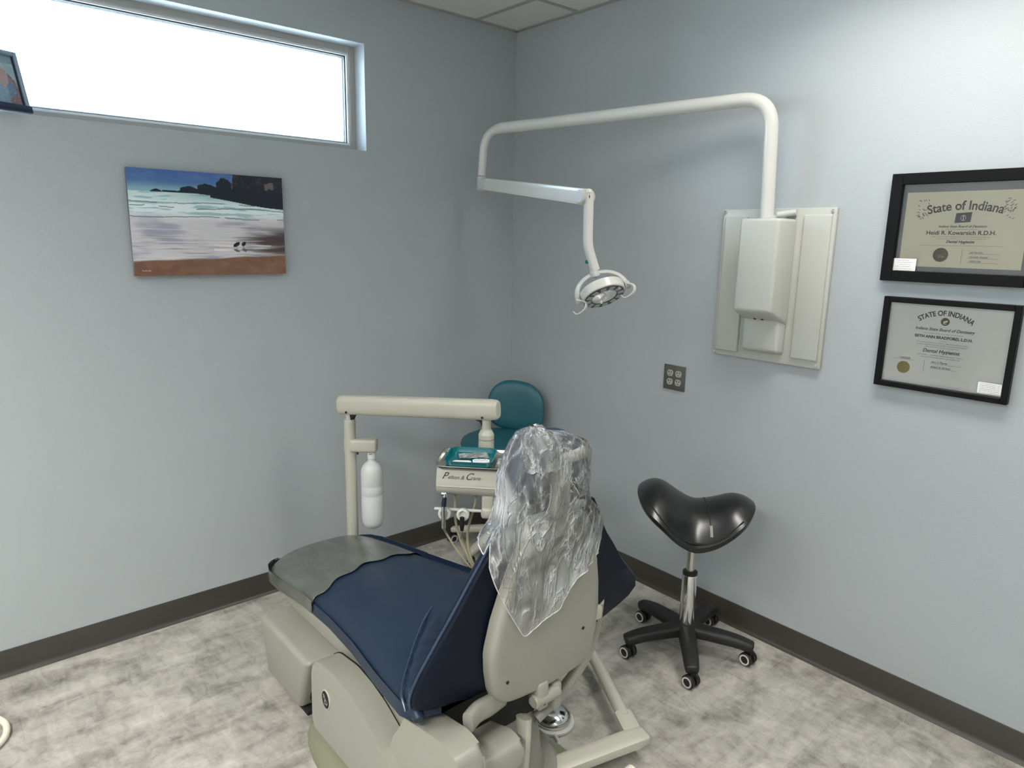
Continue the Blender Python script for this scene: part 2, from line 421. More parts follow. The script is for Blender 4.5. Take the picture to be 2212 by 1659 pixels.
def rect_ring2(x0, x1, y0, y1, w, z0, z1):
    bm = bmesh.new()
    bx(bm, (x0, y0, z0), (x0+w, y1, z1)); bx(bm, (x1-w, y0, z0), (x1, y1, z1)); bx(bm, (x0+w, y0, z0), (x1-w, y0+w, z1)); bx(bm, (x0+w, y1-w, z0), (x1-w, y1, z1)); return bm
troffer(-.89, -2.897, 'recessed rectangular ceiling light nearest the wall with the framed certificates', M_diff, 6.5)
troffer(-3.94, -1.677, 'recessed rectangular ceiling light by the wall facing the lamp panel, nearer the window', M_diff2, 14)
troffer(-3.94, -3.507, 'recessed rectangular ceiling light by the wall facing the lamp panel, further from the window', M_diff2, 25)
troffer(-2.72, -4.727, 'unseen ceiling light added to brighten the room, by the wall opposite the window', M_diff, 4)  # unseen fixture added to fill the room with more light

# ------------------------------------------------------------------ picture printing
def printed(name, mtx, w, h, nx, ny, fn, m, parent=None, thick=.0):
    bm = bmesh.new(); cl = bm.loops.layers.float_color.new('Col')
    vs = [[bm.verts.new((w*i/nx, h*j/ny, 0)) for i in range(nx+1)] for j in range(ny+1)]
    col = {}
    for j in range(ny+1):
        for i in range(nx+1): col[vs[j][i]] = (*fn(i/nx, j/ny), 1)
    fs = [bm.faces.new((vs[j][i], vs[j][i+1], vs[j+1][i+1], vs[j+1][i])) for j in range(ny) for i in range(nx)]
    if thick:
        z = -thick; c = [bm.verts.new(p) for p in ((0, 0, z), (w, 0, z), (w, h, z), (0, h, z))]
        for v in c: col[v] = (.05, .05, .06, 1)
        bm.faces.new(c[::-1])
        bm.faces.new([c[0], c[1]]+[vs[0][i] for i in range(nx, -1, -1)])
        bm.faces.new([c[2], c[3]]+[vs[ny][i] for i in range(nx+1)])
        bm.faces.new([c[1], c[2]]+[vs[j][nx] for j in range(ny, -1, -1)])
        bm.faces.new([c[3], c[0]]+[vs[j][0] for j in range(ny+1)])
    for f in bm.faces:
        for l in f.loops: l[cl] = col[l.vert]
    bmesh.ops.transform(bm, matrix=mtx, verts=bm.verts)
    return obj(name, bm, m, parent, smooth=False)
def mixc(a, b, t): t = max(0, min(1, t)); return tuple(x*(1-t)+y*t for x, y in zip(a, b))
def sst(a, b, x):
    t = max(0, min(1, (x-a)/(b-a))); return t*t*(3-2*t)
def nz(x, y, s=1, seed=0): return noise.noise(V((x*s, y*s, seed)))
def fb(x, y, seed=0):
    return nz(x, y, 1, seed)+.5*nz(x, y, 2.1, seed+3)+.25*nz(x, y, 4.3, seed+7)
def beach(u, v):
    sky = mixc((.10, .19, .36), (.075, .14, .34), sst(.82, 1, v)); sky = mixc(sky, (.17, .25, .45), .5*max(0, fb(u*6, v*16, 1)))
    sky = mixc((.22, .36, .42), sky, sst(.80, .90, v))
    foam = (.50, .55, .57); green = (.22, .38, .37)
    surf = mixc(foam, green, sst(.02, .35, fb(u*5, v*34, 5))*.8)
    if v > .66: surf = mixc(surf, green, sst(.66, .78, v)*(.35+.65*sst(.05, .7, u))*.9)
    wet = mixc((.42, .41, .43), (.30, .30, .38), sst(-.1, .6, fb(u*3, v*7, 9)))
    wet = mixc(wet, (.50, .47, .46), .5*sst(.1, .5, fb(u*2.5, v*60, 12)))
    wet = mixc(wet, (.20, .17, .19), .55*sst(.12, .5, fb(u*3, v*95, 15))*sst(.5, .25, v))
    sand = mixc((.16, .085, .06), (.235, .13, .085), sst(-.4, .6, fb(u*14, v*14, 21))*.6+.4*sst(0, .5, u))
    c = wet
    c = mixc(c, surf, sst(.52, .63, v+.02*fb(u*4, v*3, 31)))
    for y0, amp in ((.565, .008), (.655, .010), (.70, .007)):
        if abs(v-(y0+amp*math.sin(u*9+y0*40)+.004*nz(u*20, 0, 1, y0))) < .0045 and nz(u*7, y0*50) > -.15: c = mixc(c, (.10, .17, .16), .75)
    # shaded wet sand on the right
    d = sst(.62, .90, u+.22*fb(u*3, v*26, 41)-.5*abs(v-.33))*sst(.16, .24, v)*sst(.52, .40, v)
    c = mixc(c, (.055, .03, .028), d*.92)
    if .24 < v < .33 and .5 < u < .9: c = mixc(c, (.55, .49, .47), .8*sst(.0, .5, fb(u*3, v*50, 44)))
    edge = .135+.055*u+.008*nz(u*5, 0, 1, 50)
    c = mixc(sand, c, sst(edge-.006, edge+.012, v))
    if v > .795+.0*u: c = sky
    # cliff and rocks
    top = -1
    if u > .645: top = 1.1 - .0*u if u > .66 else .85+(u-.645)*17
    elif u > .54: top = .905+.055*math.sin((u-.54)/.105*PI)+.012*nz(u*60, 0)
    elif u > .42: top = .872+.02*math.sin((u-.42)*30)+.01*nz(u*50, 1)
    elif u > .31: top = .838+.022*math.sin((u-.31)/.11*PI)+.006*nz(u*60, 2)
    elif u > .20: top = .812+.006*nz(u*60, 4)
    elif u > .13: top = .800+.02*math.sin((u-.13)/.07*PI)
    bot = .795-.10*sst(.35, 1, u)-(.0 if u < .5 else .02)
    if bot < v < top:
        c = mixc((.008, .012, .022), (.045, .045, .045), sst(-.1, .8, fb(u*26, v*22, 60))*sst(.80, .98, v))
        if u > .87 and abs(v-.905) < .05*(.6+.5*nz(u*30, v*30)) and u < .935: c = (.15, .12, .12)
    # two oystercatcher-like birds with reflections
    for bx_, by, w, h, rot, k in ((.655, .305, .026, .020, .55, 1), (.705, .312, .018, .019, .8, 1), (.655, .245, .022, .013, -.4, .7), (.708, .25, .018, .016, -.6, .55)):
        dx, dy = u-bx_, (v-by)*.67
        X_ = dx*math.cos(rot)+dy*math.sin(rot); Y_ = -dx*math.sin(rot)+dy*math.cos(rot)
        if (X_/w)**2+(Y_/(h*.62))**2 < 1: c = mixc(c, (.008, .008, .012), k)
    for bx_ in (.657, .703):
        if abs(u-bx_) < .0015 and .262 < v < .30: c = (.12, .05, .04)
    if .045 < u < .095 and abs(v-(.048+.004*math.sin(u*300))) < .003: c = (.45, .36, .33)
    g = sum(c)/3; c = tuple(max(0, x+(x-g)*.15) for x in c); k = 1.0+.55*sst(.2, .5, g)
    return tuple(min(.9, x*k) for x in c)
mt = frm((-1.930, -.025, 1.487), (1, 0, 0), (0, 0, 1))
t = printed('beach_print', mt, .599, .403, 330, 220, beach, M_print, thick=.018)
tag(t, 'unframed beach photograph with dark rocks and two birds, hung under the window', 'picture')

# small framed photo standing on the window sill
pf = thing('photo_frame', 'silver and navy photo frame leaning on the window ledge at the left edge', 'photo frame', (-2.29, .02, WZ0))
hx, hy = V((.86, .42, 0)).normalized(), None
back = V((-hx.y, hx.x, 0))          # away from the viewer
upv = (V((0, 0, 1))*.97+back*.24).normalized()
pw, ph = .20, .205
o0 = V((-2.205, .022, WZ0+.0045))-hx*pw
fm = frm(o0, hx, upv)
ring = bmesh.new()
for lo, hi in (((0, .022, 0), (.013, ph, .016)), ((pw-.013, .022, 0), (pw, ph, .016)), ((.013, ph-.016, 0), (pw-.013, ph, .016))): bx(ring, lo, hi, .003, 2, fm)
obj('border', ring, M_silver, pf)
obj('base_strip', bx(bmesh.new(), (-.004, 0, 0), (pw+.006, .024, .017), .003, 2, fm), M_navyp, pf)
for a_, b_ in ((.013, .018), (pw-.018, pw-.013)): obj('inner_lip', bx(bmesh.new(), (a_, .024, 0), (b_, ph-.016, .010), 0, 1, fm), M_navyp, pf)
def portrait(u, v):
    c = mixc((.30, .42, .48), (.42, .55, .58), sst(-.3, .5, fb(u*4, v*4, 3)))
    if v > .82: c = (.22, .32, .38)
    for cx, cy, rx, ry, cc in ((.80, .18, .2, .45, (.22, .13, .14)), (.78, .32, .15, .17, (.12, .20, .30)), (.62, .2, .16, .35, (.2, .3, .42)), (.72, .55, .11, .20, (.40, .27, .26)), (.62, .82, .10, .16, (.30, .20, .22)), (.4, .6, .14, .24, (.42, .29, .26))):
        if ((u-cx)/rx)**2+((v-cy)/ry)**2 < 1: c = mixc(cc, (.55, .55, .6), .35*sst(-.1, .8, fb(u*30, v*30, 8)))
    return c
printed('photograph', fm @ Matrix.Translation((.016, .022, .006)), pw-.032, ph-.036, 50, 50, portrait, M_print, pf)

# ------------------------------------------------------------------ certificates (right wall, x = 0)
def wall_m(y, z, x=0): return frm((x, y, z), (0, -1, 0), (0, 0, 1))   # local x to the right, y up, z into the room
def cert_frame(name, label, yl, yr, z0, z1, bw, dep, group=None):
    t = thing(name, label, 'framed certificate', (0, (yl+yr)/2, z0), group)
    W_, H_ = yl-yr, z1-z0; m0 = wall_m(yl, z0, -.001)
    bm = bmesh.new()
    for lo, hi in (((0, 0, 0), (bw, H_, dep)), ((W_-bw, 0, 0), (W_, H_, dep)), ((bw, 0, 0), (W_-bw, bw, dep)), ((bw, H_-bw, 0), (W_-bw, H_, dep))): bx(bm, lo, hi, .0015, 1, m0)
    obj('frame', bm, M_frame, t, smooth=False)
    return t, m0, W_, H_
def squiggles(name, parent, m0, rows, mt_, z=.0062):
    """rows of fine print: (xc, y, halfwidth, height) become lines of small uneven strokes"""
    bm = bmesh.new(); rnd = random.Random(len(rows)*7+3)
    for xc, y, hw, h in rows:
        x = xc-hw
        while x < xc+hw:
            w = h*rnd.uniform(.35, .8)
            dy = rnd.uniform(-.1, .15)*h; hh = h*rnd.uniform(.5, 1.0)
            b2 = bmesh.new(); vs = [b2.verts.new(p) for p in ((x, y+dy, z), (x+w*.35, y+dy, z), (x+w*.6, y+dy+hh, z), (x+w*.25, y+dy+hh, z))]
            b2.faces.new(vs); vs = [b2.verts.new(p) for p in ((x, y+dy+hh*.45, z), (x+w, y+dy+hh*.4, z), (x+w, y+dy+hh*.58, z), (x, y+dy+hh*.62, z))]
            b2.faces.new(vs); bmesh.ops.transform(b2, matrix=m0, verts=b2.verts); merge(bm, b2)
            x += w*1.25 if rnd.random() > .17 else w*2.1
    return obj(name, bm, mt_, parent, smooth=False)
def rule(bm, m0, x0, x1, y, h=.0006, z=.0063): return bx(bm, (x0, y, z-.0002), (x1, y+h, z), 0, 1, m0)

t, m0, W_, H_ = cert_frame('certificate_frame', 'cream certificate with a dark flag in a wide black frame, upper of the two', -1.990, -2.445, 1.541, 1.897, .036, .022)
obj('matboard', box((.03, .03, .001), (W_-.03, H_-.03, .004), mtx=m0), M_matbd, t, smooth=False)
px, py, pw_, ph_ = .050, .052, .352, .242
obj('certificate', box((px, py, .004), (px+pw_, py+ph_, .0055), mtx=m0), M_paper, t, smooth=False, label='cream certificate headed State of Indiana')
def tm(x, y, z=.0058, rot=0): return m0 @ Matrix.Translation((x, y, z)) @ Matrix.Rotation(rot, 4, 'Z')
cx = px+pw_/2
text('heading', 'State of Indiana', .040, M_ink, tm(cx, py+ph_-.058), t, bend=.42, bold=.0007, sx=.86)
bm = bmesh.new(); prism([(0, 0), (.045, .003), (.047, .034), (.002, .031)], .0005, tm(cx-.024, py+.142), bm=bm)
obj('flag', bm, M_inkb, t, smooth=False)
bm = bmesh.new(); fmx = tm(cx, py+.158, .0066)
for k in range(11):
    a = 2*PI*k/11; bx(bm, (.007*math.cos(a)-.0012, .0085*math.sin(a)-.0012, 0), (.007*math.cos(a)+.0012, .0085*math.sin(a)+.0012, .0002), 0, 1, fmx)
bx(bm, (-.0012, -.008, 0), (.0012, .006, .0002), 0, 1, fmx); bx(bm, (-.002, .004, 0), (.002, .008, .0002), 0, 1, fmx)
obj('flag_torch', bm, M_card, t, smooth=False)
rnd = random.Random(5)   # floral scrollwork either side of the heading
for s in (-1, 1):
    bm = bmesh.new()
    for k in range(26):
        a = rnd.uniform(-.3, 1.25); r_ = rnd.uniform(.018, .036)
        c = V((cx+s*(.118+rnd.uniform(-.012, .02)), py+.178+rnd.uniform(-.022, .040), 0)); L_ = rnd.uniform(.006, .014)
        b2 = bmesh.new(); n = V((math.cos(a)*s, math.sin(a), 0)); q = V((-n.y, n.x, 0))*.0012
        f = [c-n*L_/2, c+q, c+n*L_/2, c-q]; b2.faces.new([b2.verts.new((p.x, p.y, .0060)) for p in f])
        bmesh.ops.transform(b2, matrix=m0, verts=b2.verts); merge(bm, b2)
    obj('scrollwork', bm, M_ink2, t, smooth=False)
text('board_line', 'Indiana State Board of Dentistry', .0105, M_ink, tm(cx, py+.128), t, shear=.3, bold=.0002)
text('name_line', 'Heidi R. Kowarsich R.D.H.', .0185, M_ink, tm(cx-.003, py+.105), t, bold=.0003)
text('title_line', 'Dental Hygienist', .012, M_ink, tm(cx, py+.079), t, shear=.2, bold=.0003)
bm = squiggles('fine_print', t, m0, [(cx, py+.121, .045, .0028), (cx, py+.097, .085, .0030), (cx, py+.091, .070, .0028)], M_ink2)
bm = bmesh.new(); rule(bm, m0, px+.06, px+pw_-.055, py+.070); 
for k in range(3): rule(bm, m0, px+.205, px+.292, py+.045-k*.014)
bx(bm, (px+.186, py+.012, .006), (px+.1868, py+.060, .0063), 0, 1, m0)
obj('ruled_lines', bm, M_ink2, t, smooth=False)
for k, s in enumerate(('Jeff Sandlin', 'Cynthia Vaught', '12001356')):
    text('signature', s, .0085, M_ink, tm(px+.207, py+.047-k*.014), t, align='LEFT', shear=.5)
obj('seal', cyl(tm(px+.125, py+.040).to_translation(), tm(px+.125, py+.040, .0075).to_translation(), .0225, n=40), M_seal2, t, smooth=False, label='dark embossed round seal')
bm = bmesh.new()
for k in range(5):
    a = k*1.2; bx(bm, (-.010+.003*k, -.008+.004*math.sin(a), 0), (-.003+.003*k, -.003+.004*math.sin(a), .0002), 0, 1, tm(px+.125, py+.040, .0077, .4))
obj('seal_figure', bm, M_seal, t, smooth=False)
obj('glass', box((.034, .034, .008), (W_-.034, H_-.034, .0095), mtx=m0), M_pglass, t, smooth=False)
cd = thing('small_card', 'small white licence card tucked in the lower left corner of the upper certificate frame', 'card', (-.02, -2.03, 1.57))
mc = wall_m(-2.024, 1.571, -.0125)
obj('card_sheet', box((0, 0, 0), (.073, .047, .0008), mtx=mc), M_card, cd, smooth=False)
squiggles('card_print', cd, mc, [(.030, .039, .018, .003), (.038, .033, .024, .0024), (.040, .026, .018, .0024), (.030, .019, .025, .0026), (.034, .012, .028, .0022), (.034, .006, .024, .0022)], M_ink2, .0010)

t, m0, W_, H_ = cert_frame('certificate_frame', 'white certificate with a gold seal in a narrow black frame, lower of the two', -2.014, -2.418, 1.175, 1.488, .019, .024)
obj('certificate', box((.017, .017, .001), (W_-.017, H_-.017, .005), mtx=m0), M_paper2, t, smooth=False, label='white certificate headed State of Indiana in arched capitals')
cx = W_/2-.008
def tm(x, y, z=.0054, rot=0): return m0 @ Matrix.Translation((x, y, z)) @ Matrix.Rotation(rot, 4, 'Z')
text('heading', 'STATE OF INDIANA', .0235, M_ink, tm(cx, H_-.052), t, bend=.135, bold=.0006, sx=.80)
obj('emblem', cyl(tm(cx, H_-.072).to_translation(), tm(cx, H_-.072, .0062).to_translation(), .013, n=30), M_seal2, t, smooth=False)
bm = bmesh.new(); bx(bm, (-.007, -.005, 0), (.002, .001, .0003), 0, 1, tm(cx, H_-.070, .0062, .5)); bx(bm, (.002, -.002, 0), (.007, .004, .0003), 0, 1, tm(cx, H_-.070, .0062, -.3)); bx(bm, (-.006, -.010, 0), (.005, -.008, .0003), 0, 1, tm(cx, H_-.070, .0062))
obj('emblem_figure', bm, M_paper, t, smooth=False)
text('board_line', 'Indiana State Board of Dentistry', .0135, M_ink, tm(cx, H_-.104), t, shear=.3, bold=.0002)
text('name_line', 'BETH ANN BRADFORD, L.D.H.', .0128, M_ink, tm(cx, H_-.130), t, bold=.0004)
text('title_line', 'Dental Hygienist', .0165, M_ink, tm(cx, H_-.178), t, shear=.15, bold=.0002)
squiggles('fine_print', t, m0, [(cx, H_-.115, .058, .003), (cx, H_-.139, .008, .003), (cx, H_-.147, .078, .0034), (cx, H_-.154, .076, .0034), (cx, H_-.161, .05, .0034), (cx, H_-.189, .072, .0034), (cx, H_-.196, .06, .0034)], M_ink2, .0056)
bm = bmesh.new(); rule(bm, m0, .042, .118, H_-.212, z=.0056); rule(bm, m0, .165, .262, H_-.216, z=.0056); rule(bm, m0, .165, .245, H_-.231, z=.0056)
bx(bm, (.148, H_-.245, .0053), (.1486, H_-.205, .0056), 0, 1, m0)
obj('ruled_lines', bm, M_ink2, t, smooth=False)
text('signature', '13003868', .009, M_ink, tm(.085, H_-.210), t, shear=.3)
text('signature', 'Ann L Payne', .0095, M_ink, tm(.168, H_-.213), t, align='LEFT', shear=.5)
text('signature', 'Robert A. McNeill', .008, M_ink, tm(.168, H_-.229), t, align='LEFT', shear=.5)
b2 = bmesh.new(); prism([(.0205*(1+.03*math.cos(k*PI))*math.cos(2*PI*k/64), .0205*(1+.03*math.cos(k*PI))*math.sin(2*PI*k/64)) for k in range(64)], .0012, tm(.085, H_-.240), bm=b2)
obj('gold_seal', b2, M_seal, t, smooth=False, label='round embossed gold seal')
obj('glass', box((.018, .018, .008), (W_-.018, H_-.018, .0095), mtx=m0), M_pglass, t, smooth=False)
cd = thing('small_card', 'small pale licence card tucked in the lower right corner of the lower certificate frame', 'card', (-.02, -2.36, 1.196))
mc = wall_m(-2.330, 1.200, -.0125)
obj('card_sheet', box((0, 0, 0), (.066, .036, .0008), mtx=mc), M_card, cd, smooth=False)
squiggles('card_print', cd, mc, [(.033, .030-.0055*k, .027, .0028) for k in range(6)], M_ink2, .0010)

# ------------------------------------------------------------------ wall outlet
t = thing('electrical_outlet', 'dark metal four-socket outlet plate on the right wall below the lamp panel', 'electrical outlet', (0, -1.148, .996))
m0 = wall_m(-1.090, .996, -.0005)
obj('plate', box((0, 0, 0), (.116, .114, .006), .0025, 2, m0), M_plate, t)
for i in range(2):
    for j in range(2):
        c = (.036+.045*i, .037+.040*j)
        poly = [(c[0]+.0165*math.cos(a), c[1]+max(-.0142, min(.0142, .0175*math.sin(a)))) for a in [2*PI*k/28 for k in range(28)]]
        r_ = obj('socket', prism(poly, .0025, m0 @ Matrix.Translation((0, 0, .0056)), .0006, 1), M_outlet, t)
        bm = bmesh.new(); 
        bx(bm, (c[0]-.0085, c[1]+.001, .008), (c[0]-.0045, c[1]+.0085, .0084), 0, 1, m0); bx(bm, (c[0]+.0045, c[1]+.002, .008), (c[0]+.008, c[1]+.008, .0084), 0, 1, m0)
        poly = [(c[0]+.003*math.cos(a), c[1]-.0075+max(-.001, .0032*math.sin(a))) for a in [2*PI*k/12 for k in range(12)]]
        prism(poly, .0004, m0 @ Matrix.Translation((0, 0, .008)), bm=bm)
        obj('socket_slots', bm, M_dark, r_, smooth=False)

# ------------------------------------------------------------------ dental light on its wall panel
t = thing('dental_light', 'white dental operating light on a long bent overhead arm rising from a wall panel', 'dental light', (0, -1.58, 1.19))
m0 = wall_m(-1.3445, 1.194, -.0006); PW, PH = .4665, .598
bm = box((0, 0, 0), (PW, PH, .016), .004, 2, m0)
obj('wall_panel', bm, M_panel, t)
bm = bmesh.new()
bx(bm, (.016, .022, .012), (.118, PH-.030, .026), .0045, 3, m0)
obj('raised_field', bm, M_panel, t); bm = bmesh.new(); bx(bm, (.350, .030, .012), (PW-.012, PH-.026, .026), .0045, 3, m0)
obj('raised_field', bm, M_panel, t)
for x, y in ((.010, PH-.012), (PW-.012, PH-.012), (.009, .011), (PW-.015, .012)): obj('screw', lathe([(.0001, .0045), (.006, .0040), (.0065, 0)], 12, m0 @ Matrix.Translation((x, y, .016))), M_chrome, t)
# main housing: tapering hood, deeper at its foot; then a shallow box below it
HX0, HX1 = .150, .300
def hood(z0, z1, d0, d1, y0, y1, bev, lift=.055):
    b = bmesh.new(); bmesh.ops.create_cube(b, size=1)
    for v in b.verts:
        u, w_, d = v.co.x+.5, v.co.y+.5, v.co.z+.5
        in_ = .012 if d > .5 else 0
        X_ = (y0+in_) if u < .5 else (y1-in_*.8)
        dd = d0+(d1-d0)*w_
        v.co = V((X_, z0+(z1-z0)*w_ - (0 if (w_ > .5 or d < .5) else 0), .014+(dd if d > .5 else 0)))
        if w_ < .5 and d > .5: v.co.y += lift
    bmesh.ops.bevel(b, geom=b.edges[:], offset=bev, segments=4, profile=.5, affect='EDGES', clamp_overlap=True)
    bmesh.ops.transform(b, matrix=m0, verts=b.verts); return b
obj('housing', hood(.150, .557, .122, .118, .138, .322, .012), M_panel, t)
obj('lower_housing', hood(.034, .190, .044, .044, .142, .318, .012, .012), M_panel, t)
bm = bmesh.new()
for dx in (.208, .240): lathe([(.007, 0), (.0075, .006), (.005, .009)], 14, m0 @ Matrix.Translation((dx, .178, .062)) @ Matrix.Rotation(R(125), 4, 'X'), bm)
obj('switch', bm, M_dark, t)
# the post stands in the hood and the arm runs back towards the room corner
A0 = V((-.072, -1.572, 1.70)); A1 = V((-.100, -1.566, 2.188)); B1 = V((-.392, -.232, 2.168)); B0 = V((-.400, -.222, 1.955))
pth = fillet([A0, A1, B1, B0], .115, 10)
npth = len(pth); rads = [.0255 if i < npth*.5 else .0215 for i in range(npth)]
rads = [.0262]*12+[.0262-(.0262-.0200)*min(1, (i-12)/3) for i in range(12, npth)]
obj('overhead_arm', tube(pth, rads, 20), M_white, t)
bm = bmesh.new(); cyl((-.072, -1.572, 1.748), (-.074, -1.571, 1.758), .034, n=24, bm=bm)
obj('arm_collar', bm, M_ltgrey, t)
obj('bracket_clip', tube([(-.05, -1.60, 1.765), (-.035, -1.635, 1.772), (-.028, -1.665, 1.775)], .012, 10), M_ltgrey, t)
bm = cyl((-.400, -.222, 1.885), (-.400, -.222, 1.953), .0225, n=20, bev=.004)
obj('elbow_joint', bm, M_ltgrey, t)
S0 = V((-.402, -.255, 1.915)); S1 = V((-.482, -1.000, 1.828))
d = (S1-S0).normalized()
bm = tube([S0-d*.01, S0+d*.02, S1-d*.02, S1+d*.012], [.8, 1, 1.12, 1.12], 40, flat=(.022, .029, 9))
obj('spring_arm', bm, M_white, t)
side = d.cross(V((0, 0, 1))).normalized()
obj('pivot_cap', cyl(S0-side*.030, S0+side*.030, .024, n=20, bev=.004), M_ltgrey, t); obj('pivot_cap', cyl(S1-side*.034, S1+side*.034, .028, n=20, bev=.005), M_ltgrey, t)
bm = bmesh.new(); cyl(S1+d*.012-side*.010, S1+d*.012+side*.010, .026, n=16, bm=bm)
obj('arm_end_gap', bm, M_dark, t)
CR = V((.7547, -.656, 0)); CT = V((-.656, -.7547, 0))      # level directions across and towards the doorway side of the room
D0 = S1+d*.045; D1 = V((-.482, -1.026, 1.615))

D0 = V((-.482, -1.020, 1.850))
D2 = D1+V((0, 0, -.005)); D3 = V((-.455, -1.062, 1.565)); D3 = D1+CR*.034+V((0, 0, -.078))
bm = tube(fillet([S1+d*.022+V((0, 0, .012)), D0+V((0, 0, -.002)), D1+V((0, 0, .02)), D3], .03, 5), .0190, 16, flat=(1.0, 1.0, 3))
obj('drop_arm', bm, M_white, t)
bm = cyl(D1+V((0, 0, .015)), D1+V((0, 0, .0165)), .0198, n=16); obj('joint_line', bm, M_ltgrey, t)
bm = lathe([(.007, 0), (.007, .010), (.004, .014)], 12, axis_m(D1+V((0, 0, -.045))+CR*.006, -CR)); obj('lock_knob', bm, M_tealp, t, label='small green lock knob')
# head: ring with reflector, yoke and two curved handles
Hc = V((-.452, -1.092, 1.448))
n_ = (CT*.50+(CR*.34+V((0, 0, -1))*.94)*.84).normalized()          # direction the lamp shines
ax = (CR*.94+V((0, 0, .34))).normalized(); ax = (ax-n_*ax.dot(n_)).normalized(); ay = n_.cross(ax)
hm = Matrix.Translation(Hc) @ Matrix((ax, ay, n_)).transposed().to_4x4() @ Matrix.Scale(1.12, 4)
def ring_body(r0, r1, z0, z1, bev=.003, n=56):
    b = bmesh.new(); prof = [(r1-bev, z0), (r1, z0+bev), (r1, z1-bev), (r1-bev, z1), (r0+bev, z1), (r0, z1-bev), (r0, z0+bev), (r0+bev, z0)]
    vr = [[b.verts.new((r*math.cos(2*PI*k/n), r*math.sin(2*PI*k/n), z)) for r, z in prof] for k in range(n)]
    for k in range(n):
        a, c = vr[k], vr[(k+1) % n]
        for i in range(8): b.faces.new((a[i], a[(i+1) % 8], c[(i+1) % 8], c[i]))
    bmesh.ops.transform(b, matrix=hm, verts=b.verts); return b
obj('lamp_head', ring_body(.046, .082, -.020, .016), M_white, t)
rf = obj('reflector_ring', ring_body(.0475, .0755, .0155, .0185, .0008), M_ring, t, label='dark mirrored ring of light emitters')
bm = bmesh.new()
for k in range(12):
    a = 2*PI*k/12; mm = hm @ Matrix.Rotation(a, 4, 'Z'); bx(bm, (.050, -.011, .0182), (.073, .011, .0192), .001, 1, mm)
obj('lens_segment', bm, M_steel, rf)
# central spoke
obj('spoke', bx(bmesh.new(), (-.0475, -.003, -.012), (.0475, .003, -.006), 0, 1, hm @ Matrix.Rotation(1.9, 4, 'Z')), M_white, t)
# yoke: flat half hoop from one side pivot over the top to the other
hp = []
up_ = (-n_*.80+V((0, 0, 1))*.5); up_ = (up_-ax*up_.dot(ax)).normalized()
top_ = D3+V((0, 0, -.012)); hh = (top_-Hc).dot(up_); 
for k in range(25):
    a = PI*k/24; hp.append(Hc+ax*(-.104*math.cos(a))+(top_-Hc)*math.sin(a)**.9 if 0 < k < 24 else Hc+ax*(-.104*math.cos(a)))
obj('yoke', tube(hp, 1, 12, flat=(.0035, .012, 4)), M_white, t)
obj('yoke_boss', lathe([(.019, -.012), (.022, .0), (.016, .018), (.013, .024)], 20, axis_m(top_, D1-D3+V((0, 0, .03)))), M_white, t)
bm = bmesh.new()
obj('yoke_button', lathe([(.014, -.002), (.014, .003), (.010, .005)], 20, axis_m(top_-V((0, 0, .010)), V((0, 0, -1))+CT*.8)), M_ltgrey, t)
for s in (-1, 1):
    pv = Hc+ax*(s*.104)
    bm = cyl(pv-ax*.010, pv+ax*.010, .017, n=20, bev=.003); obj('pivot', bm, M_ltgrey, t)
    e = (CT*.9+V((0, 0, -.25))).normalized(); dn = V((0, 0, -1))
    hpth = spline([pv, pv+ax*(s*.004)+CT*.012+dn*-.004, pv+CR*.022+CT*.03, pv+CR*.024+CT*.036+dn*.022, pv+CR*.008+CT*.032+dn*.043, pv-CR*.012+CT*.022+dn*.052, pv-CR*.024+CT*.012+dn*.042], 7)
    if s < 0: hpth = [p+CR*.004 for p in hpth]
    nn = len(hpth); obj('handle', tube(hpth, [1.35-.75*i/nn for i in range(nn)], 12, flat=(.0085, .0035, 3)), M_white, t)

# ------------------------------------------------------------------ dental chair
SY, SZ, K = -1.78, .47, .17          # back shell plane: y = SY - K (z - SZ)
def shell_y(z): return SY-K*(z-SZ)
ch = thing('dental_chair', 'reclined navy blue dental chair with a cream back shell and cream base', 'dental chair', (-1.45, -1.4, 0))
seat_tab = [(-1.715, -1.69, -1.15, .50, .47), (-1.70, -1.760, -1.09, .52, .445), (-1.65, -1.775, -1.04, .538, .425), (-1.5, -1.756, -1.08, .538, .405), (-1.3, -1.722, -1.135, .528, .388), (-1.1, -1.700, -1.165, .512, .372),
            (-.9, -1.69, -1.187, .490, .355), (-.70, -1.695, -1.20, .464, .338), (-.60, -1.69, -1.212, .452, .330), (-.54, -1.67, -1.232, .442, .328), (-.51, -1.645, -1.26, .428, .335), (-.495, -1.61, -1.30, .405, .35)]
def seat_at(y): return lerp_tab(seat_tab, y)
def seat_section(y, grow=0., n=40, top_only=False):
    xl, xr, zt, zb = seat_at(y); cx, hw = (xl+xr)/2, (xr-xl)/2+grow; zc, hz = (zt+zb)/2, (zt-zb)/2+grow
    out = []
    for k in range(n):
        a = 2*PI*k/n; ca, sa = math.cos(a), math.sin(a); e = 2.6
        d_ = (abs(ca)**e+abs(sa)**e)**(-1/e); x = ca*d_; z = sa*d_
        zz = zc+hz*z
        if z > 0: zz -= .022*abs(x)**3          # crowned top, softer at the rims
        else: zz += .03*abs(x)**2.5
        out.append(V((cx+hw*x, y, zz)))
    return out
ys = sorted({-.50, -.505, -.52, -.53, -.56, -.58} | {round(-1.715+.032*i, 4) for i in range(39)} | {-.54, -.51, -.495, -.60})
obj('seat_cushion', loft([seat_section(y) for y in ys if y <= -.495]), M_navy, ch, ang=60)
